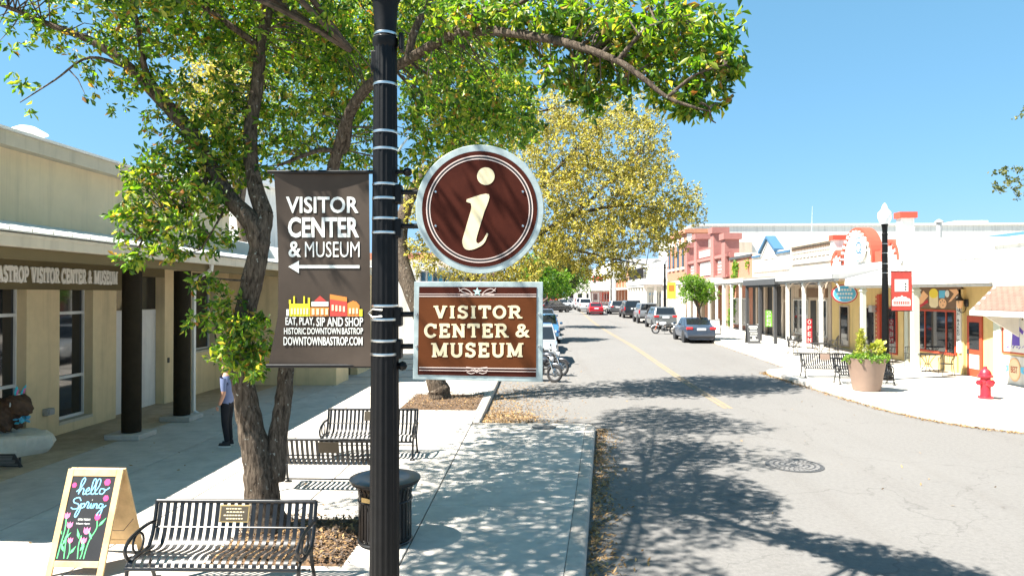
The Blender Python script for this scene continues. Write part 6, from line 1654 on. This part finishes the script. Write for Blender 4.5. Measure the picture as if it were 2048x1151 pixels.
# big white block behind the shops
K_ = thing('white_hall', 'very long flat topped white building rising behind the shops', 'building', (60, 93, .6))
MB().bx(21,125,93,120,.5,12.6).build('wall', M['white'], K_)
part(K_, 'coping', M['whitepaint'], (20.8,125.2,92.8,120.2,12.6,12.85))
part(K_, 'vent_block', M['beige'], (26.2,28.6,92.6,92.99,8.4,10.4)); part(K_, 'roof_hatch', M['whitemetal'], (57,61,95,99,12.85,13.4)); part(K_, 'roof_vent', M['greyt'], (57.6,59.2,94.9,94.99,12.9,13.3))
# roof details of the shop row
def roof_pipe(x, y, z, h, lab):
    r = thing('roof_pipe', lab, 'roof vent', (x,y,z)); MB().lathe([(.12,z),(.12,z+h)],(x,y,0),10).build('pipe', M['greyt'], r); MB().lathe([(.2,z+h-.02),(.2,z+h+.03),(.05,z+h+.14)],(x,y,0),10).build('cowl', M['greyt'], r)
roof_pipe(19.5, 34.0, 5.0, 1.9, 'grey capped pipe on the roof right of the coral arches')
hip = thing('blue_gable_roof', 'small blue roofed gable peeking above the corner parapet', 'building', (29, 38, .2))
MB().bx(26,38,38,44,.2,6.0).build('wall', M['white'], hip); MB().ext([(25.9,37.9,6.0),(29.4,37.9,6.0),(27.6,37.9,6.75)],(0,6,0)).build('gable', M['greyt'], hip)
for a, b, c_, d_ in ((25.6,5.95,27.6,6.85),(27.6,6.85,29.7,5.95)): MB().ext([(a,37.7,b),(c_,37.7,d_),(c_,37.7,d_+.12),(a,37.7,b+.12)],(0,6.5,0)).build('roof', M['blue'], hip)
MB().bx(29.7,40,37.8,44,5.97,6.15).build('roof_edge', M['blue'], hip)
an = thing('antenna_mast', 'thin antenna mast above the gabled shop roof', 'antenna', (20.5, 52, 6.5))
MB().tube([(20.5,52,6.4),(20.5,52,8.6),(20.55,52,10.0)],[.05,.035,.02],6).build('mast', M['galv'], an); MB().bx(20.4,20.75,51.9,52.1,7.6,8.1).build('dish', M['greyt'], an)

# ================================================================ right pavement furniture
zr = lambda y: gz(y) + .15
# planter
pp = (11.08, 23.55); zp = zr(pp[1])
pl = thing('planter', 'tall tapered taupe planter with yellow green plants', 'planter', (*pp, zp))
MB().lathe([(.40,zp),(.43,zp+.02),(.60,zp+1.0),(.63,zp+1.1),(.60,zp+1.1),(.57,zp+1.02),(.001,zp+1.02)], (*pp,0), 36).build('pot', M['planter'], pl, smooth=True)
MB().lathe([(.56,zp+1.0),(.3,zp+1.06),(.001,zp+1.08)], (*pp,0), 20).build('soil', M['soil'], pl)
sh = [(pp[0]-.14,pp[1]+.05,zp+1.25+.13*i,.22-.03*i,.22-.03*i,.16,26) for i in range(6)]
M['leaf_c'] = leaf_mat('conifer_leaf', [(0,(.20,.24,.03)),(.5,(.36,.38,.05)),(1,(.52,.48,.09))], .3)
foliage('conifer', leaf_mesh(sh, 9, .09, -.6, .25), M['leaf_c'], pl)
foliage('trailing_plants', leaf_mesh([(pp[0]+.5*math.cos(a),pp[1]+.5*math.sin(a),zp+1.12+rnd(-.06,.06),.2,.2,.13,26) for a in [i*.45 for i in range(14)]], 8, .075, .4, .6), M['leaf_g'], pl)
foliage('broad_leaves', leaf_mesh([(pp[0]+.36,pp[1]-.1,zp+1.35,.14,.14,.16,10)], 5, .24, -.5, .55), M['leaf_c'], pl)
MB().tube([(pp[0]-.12,pp[1]+.05,zp+1.0),(pp[0]-.14,pp[1]+.05,zp+1.6)],.02,5).build('stem', M['twig'], pl)
# hydrant
hx, hy = 13.95, 21.9; zh = zr(hy)
hd = thing('fire_hydrant', 'red fire hydrant on the sunny corner pavement', 'hydrant', (hx, hy, zh))
k = 1.12
MB().lathe([(r*k, zh+z*k) for r, z in ((.19,0),(.19,.05),(.14,.06),(.13,.10),(.125,.42),(.15,.45),(.15,.50),(.125,.52),(.125,.60))], (hx,hy,0), 24).build('barrel', M['redmetal'], hd, smooth=True)
MB().lathe([(r*k, zh+z*k) for r, z in ((.19,.60),(.19,.645),(.15,.66),(.14,.72),(.10,.79),(.05,.83),(.05,.86),(.03,.90),(.001,.905))], (hx,hy,0), 24).build('bonnet', M['redmetal'], hd, smooth=True)
for dx, dy, r, l in ((-1,0,.075,.20),(1,0,.075,.20),(0,-1,.10,.22)):
    a = V((hx,hy,zh+.44*k)); d = V((dx,dy,0))
    n_ = MB().tube([a+d*.08, a+d*l*k*.9], r*k*.8, 12).build('nozzle', M['redmetal'], hd, smooth=True)
    MB().tube([a+d*l*k*.78, a+d*l*k*1.05, a+d*(l*k*1.05+.01), a+d*(l*k*1.05+.05)], [r*k,r*k,r*k*.4,r*k*.4], 12).build('cap', M['redmetal'], n_, smooth=True)
for i in range(8):
    a = i*math.pi/4; MB().lathe([(.018,zh+.05),(.018,zh+.075)], (hx+.17*k*math.cos(a),hy+.17*k*math.sin(a),0), 6).build('bolt', M['redmetal'], hd)
# right lamp post with coral banner
RX, RY = 13.08, 26.3
l2 = lamp_post((RX,RY,zr(RY)), 'black lamp post across the street with a coral banner', 5.75, bands=[4.2,4.55,4.95,5.3])
bn2 = thing('banner', 'coral red banner with white square and skyline on the far lamp post', 'banner', (RX+.55, RY-.02, 2.9))
def b2(x0_, x1_, z0, z1, mt, nm, d): MB().bx(RX+x0_, RX+x1_, RY-.03-d-.004, RY-.03-d, z0, z1).build(nm, M[mt], bn2)
b2(.20,.98,2.78,4.26,'bannerred','cloth',0); b2(.34,.84,3.50,3.96,'white_print','square',.005)
for z in (3.58,3.68,3.79):
    MB().ext([(RX+.735+(.045 if i % 2 == 0 else .02)*math.sin(math.pi*i/5), RY-.0445, z+(.045 if i % 2 == 0 else .02)*math.cos(math.pi*i/5)) for i in range(10)], (0,.004,0)).build('star', M['ink'], bn2)
prof = [(.24,2.96),(.24,3.18),(.30,3.22),(.34,3.30),(.40,3.27),(.48,3.30),(.54,3.29),(.60,3.36),(.66,3.30),(.76,3.30),(.80,3.25),(.88,3.24),(.92,3.18),(.92,2.96)]
MB().ext([(RX+a, RY-.040, z) for a, z in prof], (0,.004,0)).build('skyline', M['white_print'], bn2)
for i in range(9): b2(.29+.068*i,.33+.068*i,3.02,3.14,'bannerred','skyline_window',.0102)
for z in (4.27,2.77):
    o = MB().tube([(RX-.13,RY-.03,z),(RX+1.02,RY-.03,z)],.015,8).build('banner_arm', M['black'], l2)
l3 = lamp_post((11.75,64,zr(64)), 'distant black lamp post with a yellow banner beside the street tree', 5.9, n=32)
y3 = thing('banner', 'yellow banner on the distant lamp post', 'banner', (12.5,64,3.6))
MB().bx(11.95,12.75,63.96,63.97,3.0,4.5).build('cloth', M['bannery'], y3); MB().bx(12.1,12.6,63.950,63.957,3.7,4.25).build('print', M['po'], y3)
for z in (4.52,2.98): MB().tube([(11.6,63.97,z),(12.8,63.97,z)],.015,6).build('banner_arm', M['black'], l3)
# utility poles and a hanging street sign far off
for k_, (px_, Y, zt, lab) in enumerate(((1231,105,11.5,'slim grey utility pole beyond the parked row'),(1222,100,6.2,'dark signal post at the far crossing'))):
    x_ = cxy(px_, Y); u = thing('utility_pole', lab, 'pole', (x_, Y, gz(Y)))
    MB().tube([(x_,Y,gz(Y)),(x_,Y,zt)],[.14,.10],8).build('pole', M['greyt'] if k_ == 0 else M['darkgrey'], u, smooth=True)
    if k_ == 0:
        MB().bx(x_-.9,x_+.9,Y-.06,Y+.06,zt-1.0,zt-.85).build('cross_arm', M['greyt'], u)
    else:
        MB().tube([(x_,Y,zt-.4),(x_-2.4,Y,zt-.2)],.05,6).build('signal_arm', M['darkgrey'], u); MB().bx(x_-2.5,x_-2.2,Y-.15,Y+.15,zt-1.2,zt-.25).build('signal_head', M['darkgrey'], u)

# cafe tables and chairs
def make_table(label):
    r = thing('cafe_table', label, 'table', (0,0,0), 'wrought iron cafe tables')
    MB().lathe([(.44,.71),(.45,.72),(.45,.735),(.44,.74),(.001,.74)],(0,0,0),28).build('top', M['wireblk'], r)
    for i in range(4):
        a = math.pi/4+i*math.pi/2; c_, s_ = math.cos(a), math.sin(a)
        MB().tube(spline([(.30*c_,.30*s_,.71),(.16*c_,.16*s_,.5),(.08*c_,.08*s_,.32),(.20*c_,.20*s_,.12),(.36*c_,.36*s_,.0)],4),.014,6).build('leg', M['wireblk'], r, smooth=True)
    MB().tube([(.10*math.cos(i*.5236),.10*math.sin(i*.5236),.33) for i in range(12)],.010,6,closed=True).build('leg_ring', M['wireblk'], r)
    return r
def make_chair(label):
    r = thing('cafe_chair', label, 'chair', (0,0,0), 'wrought iron cafe chairs')
    MB().lathe([(.23,.44),(.24,.45),(.23,.46),(.001,.46)],(0,0,0),20).build('seat', M['wireblk'], r)
    MB().tube(spline([(-.24,-.18,.0),(-.22,-.16,.44),(-.25,-.12,.66),(-.24,.12,.67),(-.20,.22,.84),(-.08,.27,.92),(.08,.27,.92),(.20,.22,.84),(.24,.12,.67),(.25,-.12,.66),(.22,-.16,.44),(.24,-.18,0)],4),.013,6).build('arm_frame', M['wireblk'], r, smooth=True)
    for s in (-1,1):
        MB().tube(spline([(s*.20,.22,.84),(s*.17,.2,.46),(s*.21,.26,.0)],4),.013,6).build('leg', M['wireblk'], r, smooth=True)
    for x_ in (-.1,-.03,.04,.11):
        MB().tube(spline([(x_*.9,.19,.46),(x_*1.2,.24,.70),(x_,.265,.91)],3),.008,5).build('back_bar', M['wireblk'], r)
    return r
t0 = make_table('black round table in front of the bakery window'); place(t0, (16.0,28.75,zr(28.75)))
c0 = make_chair('black chair right of the bakery window table'); place(c0, (16.15,27.7,zr(27.7)), R(165))
for x_, y_, rz, lab in ((15.9,29.7,10,'black chair behind the bakery window table'),(15.5,31.2,-60,'black chair by the bakery entrance'),(15.1,32.0,120,'black chair facing the porch post at the bakery')):
    place(copy_tree(c0), (x_,y_,zr(y_)), R(rz), lab)
for x_, y_, lab in ((15.9,32.0,'black table at the bakery entrance'),(13.6,33.6,'grey round table behind the planter bench'),(13.1,35.6,'grey round table with a small white pot on it'),(14.6,38.9,'grey round table near the dark porch posts')):
    place(copy_tree(t0), (x_,y_,zr(y_)), R(20), lab)
for x_, y_, rz, lab in ((14.3,35.2,-70,'black chair right of the potted table'),(15.2,35.9,-120,'black chair near the yellow shop wall'),(12.8,34.9,60,'black chair left of the potted table'),(14.2,33.2,-60,'black chair right of the grey table behind the bench'),(15.1,38.4,-70,'black chair near the dark porch posts')):
    place(copy_tree(c0), (x_,y_,zr(y_)), R(rz), lab)
pt = thing('flower_pot', 'small white pot on the grey cafe table', 'pot', (13.1,35.6,zr(35.6)+.74))
MB().lathe([(.07,zr(35.6)+.741),(.11,zr(35.6)+.90),(.10,zr(35.6)+.90)],(13.1,35.6,0),14).build('pot', M['whitepaint'], pt)
MB().tube([(13.1,35.6,zr(35.6)+.88),(13.12,35.6,zr(35.6)+1.15)],.02,5).build('stem', M['twig'], pt)
# sandwich boards, flags
def aboard(x_, y_, frame, panel, label, lines):
    z0 = zr(y_); r = thing('sandwich_board', label, 'sandwich board', (x_,y_,z0))
    for s in (-1,1):
        fn = lambda X, Z, d, s=s: V((x_+X, y_+s*(.30-.26*Z/1.1)+s*d, z0+Z))
        m_ = MB(); bar(m_, fn, -.38,.38,0,1.12,-.01,.01); m_.build('panel', M[frame], r)
        m_ = MB(); bar(m_, fn, -.32,.32,.12,1.06,.0102,.015); f_ = m_.build('face', M[panel], r)
        if lines and s < 0:
            for i, (a, b, h_) in enumerate(((-.26,.26,.10),(-.2,.2,.05),(-.24,.22,.05),(-.2,.24,.05),(-.22,.2,.05),(-.08,.08,.12),(-.24,.24,.08))):
                zc = .98-.13*i; m_ = MB()
                xx = a
                while xx < b:
                    q_ = rnd(.03,.07) if h_ < .06 else b-a; bar(m_, fn, xx, min(b,xx+q_), zc-h_/2, zc+h_/2, .0152,.018); xx += q_+.015
                m_.build('lettering', M['white_print'], f_)
    for s in (-.3,.3): MB().bx(x_+s-.03,x_+s+.03,y_-.05,y_+.05,z0+1.1,z0+1.16).build('hinge', M['greyt'], r)
aboard(13.0, 42.0, 'darkgrey', 'darkgrey', 'dark grey sandwich board with white lettering by the grey porch', True)
aboard(12.75, 50.0, 'darkgrey', 'whitepaint', 'white faced sandwich board beyond the dark one', False)
def vflag(x_, y_, z0, z1, w_, mt, text, label, tm='white_print'):
    r = thing('open_sign', label, 'sign', (x_,y_,z0)); MB().bx(x_-w_/2,x_+w_/2,y_,y_+.02,z0,z1).build('panel', M[mt], r)
    n = len(text); st = (z1-z0)/n; m_ = MB()
    for i, ch in enumerate(text):
        zt = z1 - st*(i+.14); put_txt(m_, ch, (x_-w_*.3, zt, x_+w_*.3, zt-st*.72), lambda X, Z, d: V((X, y_-.0005-d, Z)), .01, .006)
    m_.build('lettering', M[tm], r)
    MB().tube([(x_-w_/2-.02,y_+.01,zr(y_)),(x_-w_/2-.02,y_+.01,z1+.05)],.012,5).build('staff', M['darkgrey'], r)
vflag(14.75, 37.8, .75, 2.05, .30, 'redmetal', 'OPEN', 'red vertical OPEN sign under the white porch')
vflag(14.9, 44.8, 1.3, 2.35, .42, 'ggreen', 'OPEN', 'green vertical OPEN sign under the dark porch')
aw = thing('bicycle_rack', 'black metal rack in front of the ivy brick shop', 'bicycle rack', (14.8, 55, zr(55)))
for i in range(4):
    MB().tube([(14.6,54.2+.5*i,zr(55)),(14.6,54.2+.5*i,zr(55)+.8),(15.0,54.2+.5*i,zr(55)+.8),(15.0,54.2+.5*i,zr(55))],.02,6).build('hoop', M['wireblk'], aw)
